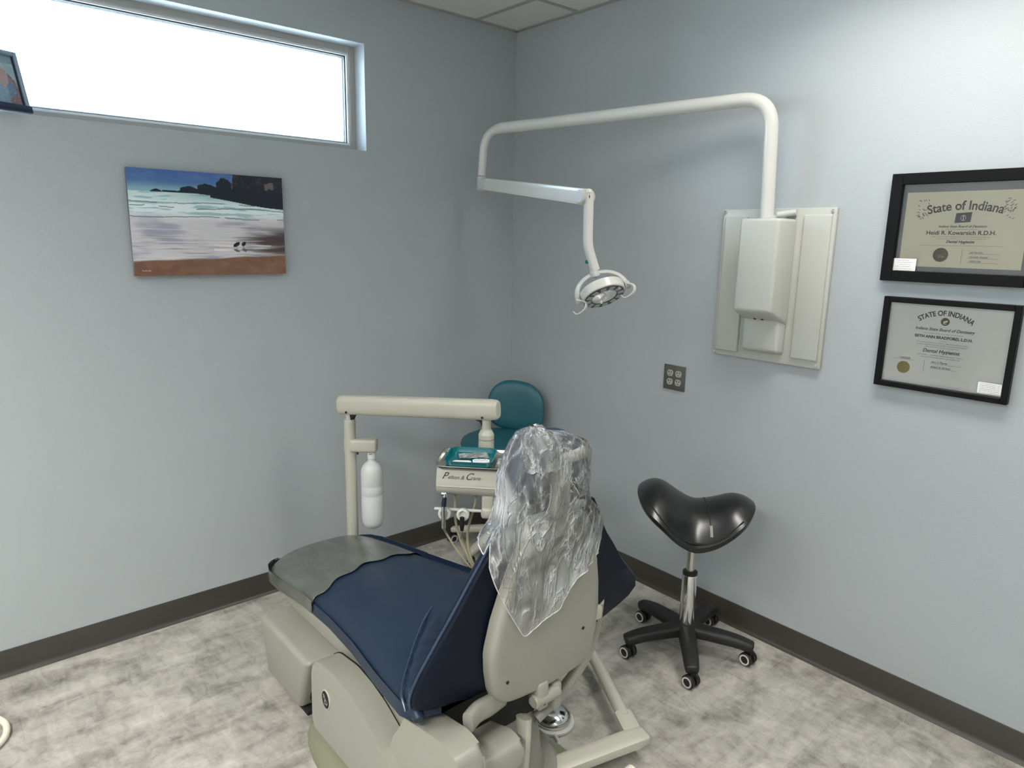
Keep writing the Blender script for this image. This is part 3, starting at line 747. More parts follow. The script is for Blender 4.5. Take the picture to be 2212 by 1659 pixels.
# backrest upholstery, with wings that flare at the hips
hw_tab = [(.485, .22, .14), (.492, .31, .18), (.505, .352, .22), (.52, .368, .32), (.545, .372, .44), (.575, .366, .478), (.61, .352, .465), (.66, .326, .415), (.72, .294, .355), (.78, .262, .305), (.84, .232, .25), (.90, .200, .205), (.95, .172, .175), (.98, .15, .15), (1.0, .08, .08)]
def hwl(z): return lerp_tab(hw_tab, z)[0]
def hwr(z): return lerp_tab(hw_tab, z)[1]
CBX = -1.41
def back_section(z):
    y0 = shell_y(z); f = max(.15, min(1, (z-.48)/.04, (1.0-z)/.05)); t_ = .040*f
    prof = [(-1, .050), (-.985, .040), (-.8, .044), (-.6, .040), (-.3, .034), (0, .032), (.3, .034), (.6, .040), (.8, .044), (.985, .040), (1, .050),
            (.99, .068), (.93, .086), (.75, .100), (.5, .112), (.25, .108), (0, .104), (-.25, .108), (-.5, .112), (-.75, .100), (-.93, .086), (-.99, .068)]
    return [V((CBX+u*(hwl(z) if u < 0 else hwr(z)), y0+.036+(o-.036)*(.35+.65*f)+.03*(abs(u)**2)*((hwl(z) if u < 0 else hwr(z))/.43), z)) for u, o in prof]
zs = [.48, .483, .487, .493]+[.50+.0125*i for i in range(41)]
obj('back_cushion', loft([back_section(z) for z in zs]), M_navy_shade, ch, ang=70)
bc = bpy.data.objects['back_cushion'] if 'back_cushion' in bpy.data.objects else None
pp = [V((CBX-hwl(z)-.002, shell_y(z)+.054+.03*(hwl(z)/.43), z)) for z in [.49+.02*i for i in range(25)]]
obj('piping', tube(spline(pp, 3), .0038, 8), M_piping, bc)
pp = [V((CBX+hwr(z)+.001, shell_y(z)+.054+.03*(hwr(z)/.43), z)) for z in [.49+.02*i for i in range(25)]]
obj('piping', tube(spline(pp, 3), .0038, 8), M_piping, bc)
# bolster roll of loose vinyl where the seat meets the near wing
bol = spline([(-1.47, -1.37, .518), (-1.565, -1.455, .530), (-1.670, -1.560, .528), (-1.755, -1.650, .512), (-1.778, -1.705, .488)], 7)
nb = len(bol)
obj('seat_bolster', tube([p+V((.020, -.010, -.012)) for p in bol], [.006+.030*math.sin(PI*min(1, (i+1)/nb*.95))**.8*(.9+.16*math.sin(i*1.9)*(i/nb)) for i in range(nb)], 18), M_navy, ch)
obj('piping', tube([p+V((-.004, .012, .010)) for p in bol], .0036, 8), M_piping, ch)

# shell on the back
sh_tab = [(.442, .11), (.446, .145), (.456, .168), (.475, .182), (.50, .190), (.56, .198), (.64, .200), (.72, .193), (.80, .179), (.86, .165), (.91, .150), (.945, .136), (.968, .115), (.98, .092), (.985, .07)]
def sh_c(z): return -1.372-.075*max(0, min(1, (z-.45)/.5))
zz = [.442, .444, .448, .456, .465, .475, .485]+[.50+.02*i for i in range(22)]+[.93, .945, .958, .968, .976, .982, .985]
def dl(z): return lerp_tab([(.62, 0), (.72, .015), (.80, .03), (.90, .047), (.95, .052), (.985, 0)], z)[0]
bm = bmesh.new(); rings = []
for z in zz:
    h = lerp_tab(sh_tab, z)[0]; c = sh_c(z); y0 = shell_y(z); rr = .016
    l_ = c-h+dl(z)
    rings.append([V((l_, y0+.040, z)), V((l_, y0+.018, z)), V((l_+.004, y0+.007, z)), V((l_+.012, y0+.001, z)), V((l_+.022, y0-.001, z)), V((c-h*.4, y0-.004, z)), V((c, y0-.005, z)), V((c+h*.4, y0-.004, z)),
                  V((c+h-.022, y0-.001, z)), V((c+h-.012, y0+.001, z)), V((c+h-.004, y0+.007, z)), V((c+h, y0+.018, z)), V((c+h, y0+.040, z))])
loft(rings, True, True, bm)
sh = obj('back_shell', bm, M_cream2, ch, ang=50)
for x, z in ((-1.535, .525), (-1.265, .585)):
    obj('screw', lathe([(.0045, 0), (.005, .0012), (.002, .0016)], 10, axis_m((x, shell_y(z)-.0035, z), (0, -1, 0))), M_dark, sh)
# memory buttons on the left rim of the shell
for i in range(4):
    z = .866+i*.0135; xx = sh_c(z)-lerp_tab(sh_tab, z)[0]+dl(z)
    b_ = obj('button', lathe([(.0058, 0), (.0058, .0025), (.0045, .0035)], 14, axis_m((xx+.001, shell_y(z)+.012, z), (-1, -.35, 0))), M_chrome, sh, label='small round chrome button')
bm = bmesh.new()
for i in range(4):
    z = .925+i*.014; xx = sh_c(z)-lerp_tab(sh_tab, z)[0]+dl(z)
    bx(bm, (-.0035, -.001, 0), (.0035, .001, .0005), 0, 1, axis_m((xx+.002, shell_y(z)+.006, z), (-1, -.7, .2)))
obj('button_marks', bm, M_ink2, sh, smooth=False)
# shell neck: two ears and a sliding bar for the headrest
for x0, x1, z1 in ((-1.520, -1.475, 1.005), (-1.395, -1.345, 1.0)): obj('neck_bracket', box((x0, shell_y(.98)+.004, .93), (x1, shell_y(.98)+.036, z1-.015), .010, 3), M_cream, ch)
obj('neck_pin', cyl((-1.535, shell_y(.99)+.018, .992), (-1.335, shell_y(.99)+.018, .992), .010, n=16, bev=.002), M_ltgrey, ch)
hb = bmesh.new(); bx(hb, (-1.465, -1.872, .93), (-1.405, -1.850, 1.125), .008, 2); cyl((-1.495, -1.862, 1.128), (-1.355, -1.862, 1.140), .019, n=18, bm=hb, bev=.005)
bx(hb, (-1.475, -1.885, 1.085), (-1.43, -1.84, 1.150), .010, 2)
obj('headrest_bracket', hb, M_cream, ch)
obj('bracket_bolt', lathe([(.010, 0), (.010, .006), (.007, .009)], 14, axis_m((-1.463, -1.884, 1.118), (0, -1, 0))), M_ltgrey, ch)
# headrest: crescent pad hooped over the bracket, fuller on the left
hp = spline([(-1.535, -1.845, 1.045), (-1.540, -1.842, 1.09), (-1.525, -1.84, 1.133), (-1.485, -1.84, 1.166), (-1.44, -1.84, 1.172), (-1.395, -1.84, 1.150), (-1.372, -1.842, 1.115), (-1.376, -1.845, 1.07)], 6)
nh = len(hp); hr_ = []
for i in range(nh):
    u = i/(nh-1); r_ = .046*(1-u)+.026*u; r_ *= min(1, .45+6*u, .45+6*(1-u)); hr_.append(r_)
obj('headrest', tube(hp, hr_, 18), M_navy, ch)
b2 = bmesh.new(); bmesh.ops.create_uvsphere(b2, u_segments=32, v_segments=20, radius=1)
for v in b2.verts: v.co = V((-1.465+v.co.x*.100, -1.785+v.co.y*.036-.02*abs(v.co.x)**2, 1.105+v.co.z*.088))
obj('headrest_pad', b2, M_navy_shade, ch)

# seat frame casting under the hips, saddle and curved hip band
yz = frm((-1.745, 0, 0), (0, 1, 0), (0, 0, 1))       # local x = world y, y = z, extrude +x
prof = fillet2([(-1.545, .285), (-1.568, .335), (-1.60, .380), (-1.625, .425), (-1.80, .455), (-1.86, .44), (-1.87, .36), (-1.80, .285), (-1.70, .245), (-1.60, .225)], .02, 4)
bm = prism(prof, .080, yz, .018, 4)
prof = fillet2([(-1.60, .27), (-1.62, .315), (-1.78, .365), (-1.83, .355), (-1.835, .285), (-1.76, .25)], .015)
prism(prof, .175, frm((-1.68, 0, 0), (0, 1, 0), (0, 0, 1)), .012, 3, bm)
obj('seat_frame', bm, M_cream2, ch, ang=50)
bm = tube(spline([(-1.650, -1.775, .452), (-1.61, -1.762, .456), (-1.56, -1.752, .448), (-1.50, -1.735, .440)], 5), 1, 16, flat=(.016, .030, 3))
obj('hip_saddle', bm, M_cream2, ch)
arc = spline([(-1.125, -1.735, .60), (-1.100, -1.71, .53), (-1.100, -1.70, .46), (-1.135, -1.70, .39), (-1.200, -1.70, .335), (-1.270, -1.70, .295), (-1.33, -1.69, .26)], 6)
obj('hip_band', tube(arc, 1, 16, flat=(.016, .028, 3)), M_cream2, ch)
obj('arm_stub', box((-1.185, -1.775, .56), (-1.150, -1.735, .60), .006), M_cream, ch)
obj('under_seat_shade', box((-1.66, -1.69, .29), (-1.24, -1.60, .455), .004), M_dark, ch, smooth=False, label='dark block standing in for the shade under the back of the seat')  # dark box added in place of the shade below the hips
obj('seat_subframe', box((-1.66, -1.60, .30), (-1.25, -.66, .385), .015, 3), M_cream2, ch)
obj('seat_pan', loft([[V((seat_at(y)[0]+.03, y, seat_at(y)[3]+.012)), V((seat_at(y)[1]-.03, y, seat_at(y)[3]+.012)), V((seat_at(y)[1]-.05, y, seat_at(y)[3]-.014)), V((seat_at(y)[0]+.05, y, seat_at(y)[3]-.014))] for y in [-1.62+.05*i for i in range(22)]]), M_cream, ch, smooth=False)
# hinge block, tilt lever, column
bm = bmesh.new(); bx(bm, (-1.415, -1.79, .375), (-1.375, -1.74, .46), .010, 3); cyl((-1.425, -1.775, .405), (-1.33, -1.775, .405), .020, n=20, bm=bm, bev=.004)
bx(bm, (-1.35, -1.785, .35), (-1.32, -1.70, .43), .008, 2)
obj('back_hinge', bm, M_cream2, ch)
obj('hinge_bolt', cyl((-1.396, -1.7925, .402), (-1.396, -1.789, .402), .009, n=16), M_dark, ch)
bm = lathe([(.165, .035), (.168, .085), (.155, .100), (.128, .104), (.118, .105), (.118, .112), (.108, .135), (.100, .20), (.082, .27), (.066, .31), (.060, .33), (.062, .332), (.060, .385)], 40, Matrix.Translation((-1.385, -1.62, 0)))
obj('column', bm, M_grey, ch, ang=35)
lv = spline([(-1.430, -1.745, .345), (-1.437, -1.755, .29), (-1.447, -1.765, .225), (-1.458, -1.775, .165)], 5); nl = len(lv)
obj('release_lever', tube(lv, [1.25-.45*i/nl for i in range(nl)], 14, flat=(.020, .012, 3)), M_cream, ch)
# base plate: low domed casting on the floor
rings = []
for z, g in ((0, 0), (.012, .002), (.035, -.004), (.055, -.022), (.075, -.06), (.085, -.11), (.088, -.2)):
    r_ = []
    for k in range(64):
        a = 2*PI*k/64; ca, sa = math.cos(a), math.sin(a); e = 4.2; d_ = (abs(ca)**e+abs(sa)**e)**(-1/e)
        r_.append(V((-1.475+(.325+g)*ca*d_, -1.50+(.56+g)*sa*d_, z+.0005)))
    rings.append(r_)
bp_ = obj('base_plate', loft(rings), M_base_cast, ch, ang=50)
obj('screw', lathe([(.006, 0), (.006, .002), (.003, .003)], 10, axis_m((-1.19, -1.57, .0615), (.3, 0, 1))), M_dark, bp_)
obj('screw', lathe([(.006, 0), (.006, .002), (.003, .003)], 10, axis_m((-1.18, -1.70, .058), (.4, 0, 1))), M_dark, bp_)
# curved lift cover with the round badge, and the pump box beyond it
prof = [(-1.115, .10), (-1.112, .15), (-1.118, .30), (-1.135, .345), (-1.17, .362), (-1.28, .375), (-1.36, .366), (-1.44, .345), (-1.52, .308), (-1.59, .262), (-1.65, .205), (-1.70, .14), (-1.71, .10)]
bm = prism(fillet2(prof, .014, 3)[::-1], .115, frm((-1.645, 0, 0), (0, -1, 0), (0, 0, 1)) @ Matrix.Scale(-1, 4, (1, 0, 0)), 0, 2)
bm.free()
bm = bmesh.new(); b2 = bmesh.new(); pf2 = fillet2(prof, .014, 3)
def mirror_prism(pf_, x_out, x_in, bev, seg, dx=0):
    b = bmesh.new(); o_ = [b.verts.new((x_out, y, z)) for y, z in pf_]; i_ = [b.verts.new((x_in, y, z)) for y, z in pf_]; n = len(pf_)
    fo = b.faces.new(o_); b.faces.new(i_[::-1])
    for k in range(n): b.faces.new((o_[k], i_[k], i_[(k+1) % n], o_[(k+1) % n]))
    ed = [e_ for e_ in fo.edges]
    if bev: bmesh.ops.bevel(b, geom=ed, offset=bev, segments=seg, profile=.5, affect='EDGES', clamp_overlap=True)
    return b
obj('cover_seam', mirror_prism([(y*1.0, z-.006) for y, z in fillet2([(-1.14, .05)]+[(y+.012, z) for y, z in prof[2:]], .012, 3)], -1.697, -1.685, 0, 1), M_dark, ch, smooth=False)
cv = obj('lift_cover', mirror_prism(fillet2(prof, .014, 3), -1.772, -1.695, .030, 6), M_cream2, ch, ang=50)
prof2 = [(-1.10, .06), (-1.095, .32), (-1.13, .36), (-1.30, .385), (-1.45, .372), (-1.56, .34), (-1.63, .27), (-1.70, .20), (-1.76, .06)]
obj('lift_arm', mirror_prism(fillet2([(y-.01, z-.034) for y, z in prof2], .012, 3), -1.687, -1.50, .006, 3), M_cream2, ch, ang=50)
bt = thing  # (kept short)
e0 = V((-1.7725, -1.222, .262))
bm = lathe([(.030, -.002), (.030, .0020), (.028, .0030)], 36, axis_m(e0, (-1, 0, 0)) @ Matrix.Scale(1.0, 4)); 
for v in bm.verts: v.co.y = e0.y+(v.co.y-e0.y)*.86; v.co.z = e0.z+(v.co.z-e0.z)*1.08
bd = obj('badge_rim', bm, M_cream, ch)
bm = lathe([(.0265, .0025), (.0265, .0036), (.026, .0040)], 36, axis_m(e0, (-1, 0, 0)))
for v in bm.verts: v.co.y = e0.y+(v.co.y-e0.y)*.86; v.co.z = e0.z+(v.co.z-e0.z)*1.08
em = obj('badge', bm, M_dark, ch, label='black oval badge with a silver emblem')
bm = bmesh.new(); bmx = frm(e0+V((-.0042, 0, 0)), (0, -1, 0), (0, 0, 1))
def stroke(pts, w):
    for p, q in zip(pts, pts[1:]):
        p, q = V((*p, 0)), V((*q, 0)); dd = (q-p).normalized(); nn = V((-dd.y, dd.x, 0))*w
        b = bmesh.new(); b.faces.new([b.verts.new(v) for v in (p-nn-dd*w, q-nn+dd*w, q+nn+dd*w, p+nn-dd*w)]); bmesh.ops.transform(b, matrix=bmx, verts=b.verts); merge(bm, b)
stroke([(-.012, .013), (-.006, .013), (-.004, .008), (-.007, .003), (-.003, -.001), (.003, -.004), (.006, -.001), (.011, -.003), (.012, -.009), (.008, -.014), (.003, -.013)], .0016)
stroke([(-.011, .008), (-.011, .003), (-.007, .002)], .0014); stroke([(-.003, -.001), (-.006, -.008), (-.003, -.016)], .0014); stroke([(.004, -.004), (.002, .004)], .0014)
obj('emblem', bm, M_ltgrey, em, smooth=False)
# pump box at the foot end: wedge sided box
b = bmesh.new(); bmesh.ops.create_cube(b, size=1)
for v in b.verts:
    u, w_, z_ = v.co.x+.5, v.co.y+.5, v.co.z+.5
    x = -1.745 if u < .5 else -1.20; y = -1.022 if w_ < .5 else -.605; z = .262 if z_ > .5 else .012
    if z_ < .5:
        if w_ < .5: y = -.895
        else: y = -.61
        if u < .5: x = -1.725
    v.co = V((x, y, z))
bmesh.ops.bevel(b, geom=b.edges[:], offset=.022, segments=4, profile=.5, affect='EDGES')
obj('pump_box', b, M_cream2, ch, ang=50)
obj('pump_foot', box((-1.71, -.93, .0005), (-1.25, -.66, .016), .003), M_dark, ch)
obj('pump_port', lathe([(.028, 0), (.028, .010), (.022, .012)], 20, axis_m((-1.70, -1.0, .12), (-.2, -1, 0))), M_dark, ch)
obj('pump_link', box((-1.70, -1.14, .05), (-1.50, -.97, .105), .008), M_grey, ch)

# ------------------------------------------------------------------ films over the chair
fc = bmesh.new(); ny = 60; NF = 90; rows = []
for j in range(ny+1):
    row = []
    for i in range(NF+1):
        t_ = i/NF; k = .0+t_*1.02         # half turn over the top
        a = PI*(1-k)*1.04-.02*PI
        # scalloped rear edge, further back towards the near side
        yr = -.885-.10*(1-t_)**1.5+.010*math.sin(t_*44)+.008*math.sin(t_*17)
        y = -.4945+(yr+.4945)*(j/ny)**.9
        sec = seat_at(max(-1.715, min(-.495, y))); xl, xr, zt, zb = sec; cx_, hw_ = (xl+xr)/2, (xr-xl)/2+.004; zc, hz = (zt+zb)/2, (zt-zb)/2+.004
        ca, sa = math.cos(a), math.sin(a); e = 2.6; d_ = (abs(ca)**e+abs(sa)**e)**(-1/e); x = ca*d_; z = zc+hz*sa*d_-(.022*abs(x)**3 if sa > 0 else -.03*abs(x)**2.5)
        n2 = nz(x*3+y*8, y*5, 1, 2)
        row.append(fc.verts.new((cx_+hw_*x, y, z+.0015+.002*max(0, n2))))
    rows.append(row)
for a, b in zip(rows, rows[1:]):
    for i in range(NF): fc.faces.new((a[i], a[i+1], b[i+1], b[i]))
tc_ = obj('toe_cover', fc, M_toe, ang=80)
so = tc_.modifiers.new('thick', 'SOLIDIFY'); so.thickness = .0006; so.offset = 1
tag(tc_, 'cloudy plastic film with a scalloped edge over the foot end of the dental chair', 'plastic cover')

# bag pulled over the headrest: a tall loose tube, shut at the top, ragged at the hem
bag = thing('headrest_bag', 'crumpled clear plastic bag draped over the headrest and upper back of the chair', 'plastic bag', (-1.5, -1.85, .7))
NB, MB_ = 150, 120
# silhouette table: z -> x left, x right, y back, y front
out_tab = [(.60, -1.62, -1.27, .054, .10), (.80, -1.635, -1.250, .054, .10), (.90, -1.650, -1.238, .056, .10), (.96, -1.642, -1.268, .058, .09), (1.00, -1.612, -1.315, .060, .09), (1.05, -1.600, -1.345, .07, .095),
           (1.10, -1.602, -1.355, .075, .095), (1.15, -1.592, -1.362, .07, .09), (1.18, -1.580, -1.38, .058, .08), (1.20, -1.572, -1.42, .045, .065), (1.214, -1.565, -1.49, .03, .05), (1.226, -1.560, -1.52, .015, .03), (1.236, -1.552, -1.542, .003, .006)]
def hem_z(th):
    """hem height by compass angle: 0 = right, 90 = room corner side, 180 = left, 270 = towards the doorway"""
    tab = [(0, .86), (45, .90), (100, .93), (150, .95), (178, .925), (190, .965), (205, .88), (228, .765), (246, .672), (262, .692), (285, .712), (298, .785), (312, .79), (345, .835), (360, .86)]
    return lerp_tab(tab, th % 360)[0]
rings = []
for j in range(MB_+1):
    v = j/MB_; ring = []
    for i in range(NB):
        th = 360*i/NB; zt = 1.236; z = zt-(zt-hem_z(th))*v
        xl, xr, yb, yf = lerp_tab(out_tab, z)
        a = R(th); ca, sa = math.cos(a), math.sin(a); e = 2.6; d_ = (abs(ca)**e+abs(sa)**e)**(-1/e)
        cxx, hx_ = (xl+xr)/2, (xr-xl)/2
        yc = shell_y(z)+.035
        # folds run down the bag and get deeper where it hangs free
        w = nz(th*.045, z*2.5, 1, 4)*.55+nz(th*.12, z*3.5, 1, 9)*.30+(1-abs(nz(th*.09, z*5, 1, 13))*2)*.22
        cr = abs(nz(ca*3.1+z*9, sa*3.1-z*6, 1, 21))*.5+abs(nz(ca*7+z*17, sa*7+z*11, 1, 23))*.25
        amp = .011*sst(0, .15, v)
        x = cxx+ca*d_*(hx_+amp*(w-.25)*.9-amp*cr*.8)
        y = yc+sa*d_*((yb if sa < 0 else yf)+.0)+(sa/abs(sa) if sa else 0)*min(1, abs(sa)*2.5)*(amp*1.5*(w+.15)-amp*cr*1.2)
        z2 = z+.004*nz(th*.07, 0, 1, 31)*v
        ring.append(V((x, y, z2)))
    rings.append(ring)
bm = loft(rings, True, False)
bo = obj('bag_film', bm, M_bag, bag, ang=180)
hem = [p.copy() for p in rings[-1]]
obj('hem', closed_tube(hem, .0016, 6), M_hem, bag, label='milky folded hem of the bag')
# gathered knot-like crest at the top left
rings = []
for j in range(14):
    v = j/13; c = V((-1.540, -1.868, 1.232)).lerp(V((-1.530, -1.905, 1.140)), v) + V((.0, 0, .02*math.sin(v*PI)))
    rr_ = .006+.050*math.sin(min(1, v*1.15)*PI*.5)
    rings.append([c+V((rr_*math.cos(2*PI*k/40)*(1+.25*nz(k*.5, v*4, 1, 3)), .55*rr_*math.sin(2*PI*k/40)*(1+.3*nz(k*.5, v*4, 1, 7)), .015*nz(k*.6, v*3, 1, 11))) for k in range(40)])
obj('gathered_crest', loft(rings, True, False), M_bag, bag, ang=180)

# ------------------------------------------------------------------ delivery unit
dv = thing('delivery_unit', 'cream dental delivery unit: upright post, level beam and instrument console', 'delivery unit', (-1.25, -.38, 0))
PX, PY = -1.238, -.396
obj('post', cyl((PX, PY, .05), (PX, PY, .885), .0245, n=28, bev=.003), M_cream, dv)
bm = cyl((PX, PY, .885), (PX, PY, .893), .0235, n=24, bm=bmesh.new()); obj('post_cap', bm, M_ltgrey, dv)
bx_m = bmesh.new(); cyl((PX, PY, .890), (PX, PY, .925), .017, .014, n=18, bm=bx_m); obj('post_neck', bx_m, M_cream, dv)
BL, BR = V((PX, PY, .955)), V((-.925, -.935, .996)); bd_ = (BR-BL).normalized()
a0, a1 = BL-bd_*.044, BR+bd_*.050
bm = tube([a0, a0+bd_*.004, a0+bd_*.014, a1-bd_*.030, a1-bd_*.008, a1], [.86, .95, 1, 1, .93, .78], 24, flat=(.034, .041, 3.2))
obj('beam', bm, M_cream, dv, ang=50)
sd = V((bd_.y, -bd_.x, 0)).normalized()
if sd.dot(CT) < 0: sd = -sd
for p in (BL+bd_*.004, BR-bd_*.006):
    obj('beam_screw', lathe([(.005, 0), (.005, .002), (.002, .003)], 10, axis_m(p+sd*.0325+V((0, 0, -.026)), sd)), M_dark, dv)
for p, s_ in ((BL, 1), (BR, -1)):
    q = p+bd_*(s_*.022)+V((0, 0, -.038)); 
    rings = [[q+bd_*(s_*.028)+sd*k*.012+V((0, 0, .002)) for k in (-1, 1)]+[q+bd_*(s_*-.012)+sd*k*.012+V((0, 0, dz)) for k, dz in ((1, -.030), (-1, -.030))]+[] for _ in (0,)]
    pl = [(q+bd_*(s_*.030)), (q+bd_*(s_*.004)+V((0, 0, -.010))), (q+bd_*(s_*-.006)+V((0, 0, -.028))), (q+bd_*(s_*-.014)+V((0, 0, -.028))), (q+bd_*(s_*-.014)+V((0, 0, .006))), (q+bd_*(s_*.030)+V((0, 0, .006)))]
    b = bmesh.new(); A_ = [b.verts.new(v+sd*.012) for v in pl]; B_ = [b.verts.new(v-sd*.012) for v in pl]
    b.faces.new(A_); b.faces.new(B_[::-1])
    for k in range(6): b.faces.new((A_[k], B_[k], B_[(k+1) % 6], A_[(k+1) % 6]))
    obj('beam_boot', b, M_dark, dv, smooth=False)
# right pivot down to the console
bm = bmesh.new(); cyl((-.925, -.935, .915), (-.925, -.935, .975), .018, n=20, bm=bm); cyl((-.925, -.935, .895), (-.925, -.935, .917), .030, .022, n=24, bm=bm, bev=.003)
obj('console_neck', bm, M_cream, dv)
bm = cyl((-.925, -.935, .830), (-.925, -.935, .899), .031, n=28, bev=.003); obj('console_pivot', bm, M_cream, dv)
obj('pivot_seam', cyl((-.925, -.935, .876), (-.925, -.935, .8775), .0315, n=28), M_ink2, dv)
# console body: U right, Wd into depth
Ud = V((.69, -.724, 0)); Wd = V((.724, .69, 0)); F0 = V((-1.215, -1.010, .735))
cm = frm(F0, Ud, Wd)
Wc = .52
prof = fillet2([(-.012, .018), (-.016, .040), (.002, .098), (.012, .103), (.22, .103), (.24, .09), (.24, .03), (.03, -.004), (.005, -.002)], .012, 4)     # (depth, height)
b = bmesh.new(); o_ = [b.verts.new(cm @ V((0, d_, z))) for d_, z in prof]; i_ = [b.verts.new(cm @ V((Wc, d_, z))) for d_, z in prof]; n = len(prof)
b.faces.new(o_); b.faces.new(i_[::-1])
for k in range(n): b.faces.new((o_[k], i_[k], i_[(k+1) % n], o_[(k+1) % n]))
cons = obj('console', b, M_cream, dv, ang=35)
obj('console_ledge', bx(bmesh.new(), (.002, -.0185, .036), (Wc-.002, -.012, .0385), .001, 1, cm), M_white, cons)
fx = cm @ Matrix.Translation((.022, -.0045, .066)) @ Matrix.Rotation(R(90-16), 4, 'X')
text('maker_name', 'P', .036, M_inkb, fx @ Matrix.Translation((-.002, -.004, .0045)), cons, 'LEFT', shear=.45)
text('maker_name', 'elton & ', .020, M_ink2, fx @ Matrix.Translation((.020, -.003, .0045)), cons, 'LEFT', shear=.35)
text('maker_name', 'C', .036, M_inkb, fx @ Matrix.Translation((.083, -.004, .0045)), cons, 'LEFT', shear=.45)
text('maker_name', 'rane', .020, M_ink2, fx @ Matrix.Translation((.104, -.003, .0045)), cons, 'LEFT', shear=.35)
# hanger stem and instrument bar
bm = bmesh.new(); q0 = cm @ V((.185, .02, 0)); bx(bm, (.165, .005, -.070), (.212, .045, .002), .010, 3, cm); bx(bm, (.163, -.008, -.088), (.214, .048, -.044), .014, 3, cm)
obj('bar_stem', bm, M_cream, dv)
bz = -.062; by_ = .012
obj('instrument_bar', cyl(cm @ V((-.012, by_, bz)), cm @ V((.60, by_, bz)), .0062, n=14, bev=.002), M_white, dv)
hold = [(.030, 'air_water_syringe'), (.098, 'handpiece_hose'), (.238, 'handpiece_hose'), (.325, 'handpiece_hose')]
for x, _ in hold+[(.585, '')]:
    mm = cm @ Matrix.Translation((x, by_-.012, bz-.012)) @ Matrix.Rotation(R(78), 4, 'X')
    bm = lathe([(.014, -.016), (.023, -.012), (.025, 0), (.023, .012), (.015, .016), (.012, .012), (.010, .004)], 26, mm)
    obj('instrument_holder', bm, M_white, dv)
def hose(x, pts, r=.0045):
    return spline([cm @ V((x, by_-.034, bz-.035))]+[V(p) for p in pts], 8)
sink = V((-.985, -1.235, .30))
bundle = [V((-1.03, -1.15, .42)), V((-1.00, -1.20, .33)), V((-.95, -1.24, .25)), V((-.92, -1.27, .17))]
labels = {.030: 'slim chrome air and water syringe upright in the leftmost holder', .098: 'handpiece hose with a dark connector in the second holder from the left',
          .238: 'handpiece hose with a dark bent connector in the holder right of the stem', .325: 'handpiece hose hanging behind the plastic bag at the console end'}
for idx, (x, nm) in enumerate(hold):
    base = cm @ V((x, by_-.036, bz-.02))
    h_ = thing('air_water_syringe' if idx == 0 else 'handpiece_hose', labels[x], 'syringe' if idx == 0 else 'hose', base)
    if idx == 0:
        obj('barrel', cyl(base+V((0, 0, -.042)), base+V((0, 0, .050)), .0085, n=16, bev=.002), M_steel, h_)
        bm = bmesh.new(); cyl(base+V((0, 0, .046)), base+V((0, 0, .082))+Ud*.004, .010, .008, n=16, bm=bm); obj('syringe_head', bm, M_inkb, h_)
        b = bmesh.new(); tube(spline([base+V((0, 0, .078))+Ud*.003, base+V((0, 0, .092))+Ud*.006, base+V((0, 0, .094))-Ud*.010], 5), [.008]*10+[.005], 10, b); obj('nozzle', b, M_chrome, h_)
        tail = base+V((0, 0, -.042)); pts = [tail, (-1.181, -1.019, .578), (-1.166, -1.043, .536), (-1.144, -1.077, .483), (-1.110, -1.100, .430), (-1.04, -1.10, .33), (-.98, -1.10, .20)]
        obj('hose', tube(spline(pts, 8), .0042, 8), M_tube, h_)
    else:
        c_ = (M_dark, M_inkb, M_inkb)[idx-1]
        ofs = V((0, 0, -.010))
        if idx == 1: obj('connector', tube([base+V((0, 0, .006)), base+V((0, 0, -.02)), base+V((0, 0, -.045))], [.0085, .0095, .0065], 14), c_, h_)
        else: obj('connector', tube(spline([base+Ud*.035+V((0, 0, .028)), base+Ud*.012+V((0, 0, .014)), base+V((0, 0, -.010)), base-Ud*.002+V((0, 0, -.055))], 5), [.013]*8+[.010]*8, 14), c_, h_)
        tail = base+V((0, 0, -.045))
        k = (0, 0, 0, 0)[idx]
        if idx == 1: pts = [tail, (-1.140, -1.062, .554), (-1.130, -1.087, .495), (-1.105, -1.105, .430), (-1.05, -1.12, .33), (-.98, -1.12, .18)]
        elif idx == 2: pts = [tail, (-1.054, -1.135, .556), (-1.075, -1.135, .48), (-1.085, -1.12, .42), (-1.03, -1.12, .31), (-.98, -1.13, .18)]
        else: pts = [tail, tail+V((0, 0, -.09)), V((-1.02, -1.16, .45)), V((-1.03, -1.14, .36)), V((-.98, -1.14, .18))]
        obj('hose', tube(spline(pts, 8), .0055 if idx == 1 else .005, 8), M_tube, h_)
for (x, dx, mid) in ((.135, .0, [(-1.119, -1.072, .579), (-1.122, -1.093, .495), (-1.10, -1.11, .430)]), (.060, -.03, [(-1.148, -1.038, .612), (-1.139, -1.07, .528), (-1.105, -1.10, .440)])):
    p0 = cm @ V((x, .05, -.02))
    obj('supply_hose', tube(spline([p0, p0+V((0, 0, -.03))]+mid+[(-1.04, -1.11, .33), (-.98, -1.11, .18)], 8), .005, 8), M_tube, dv)
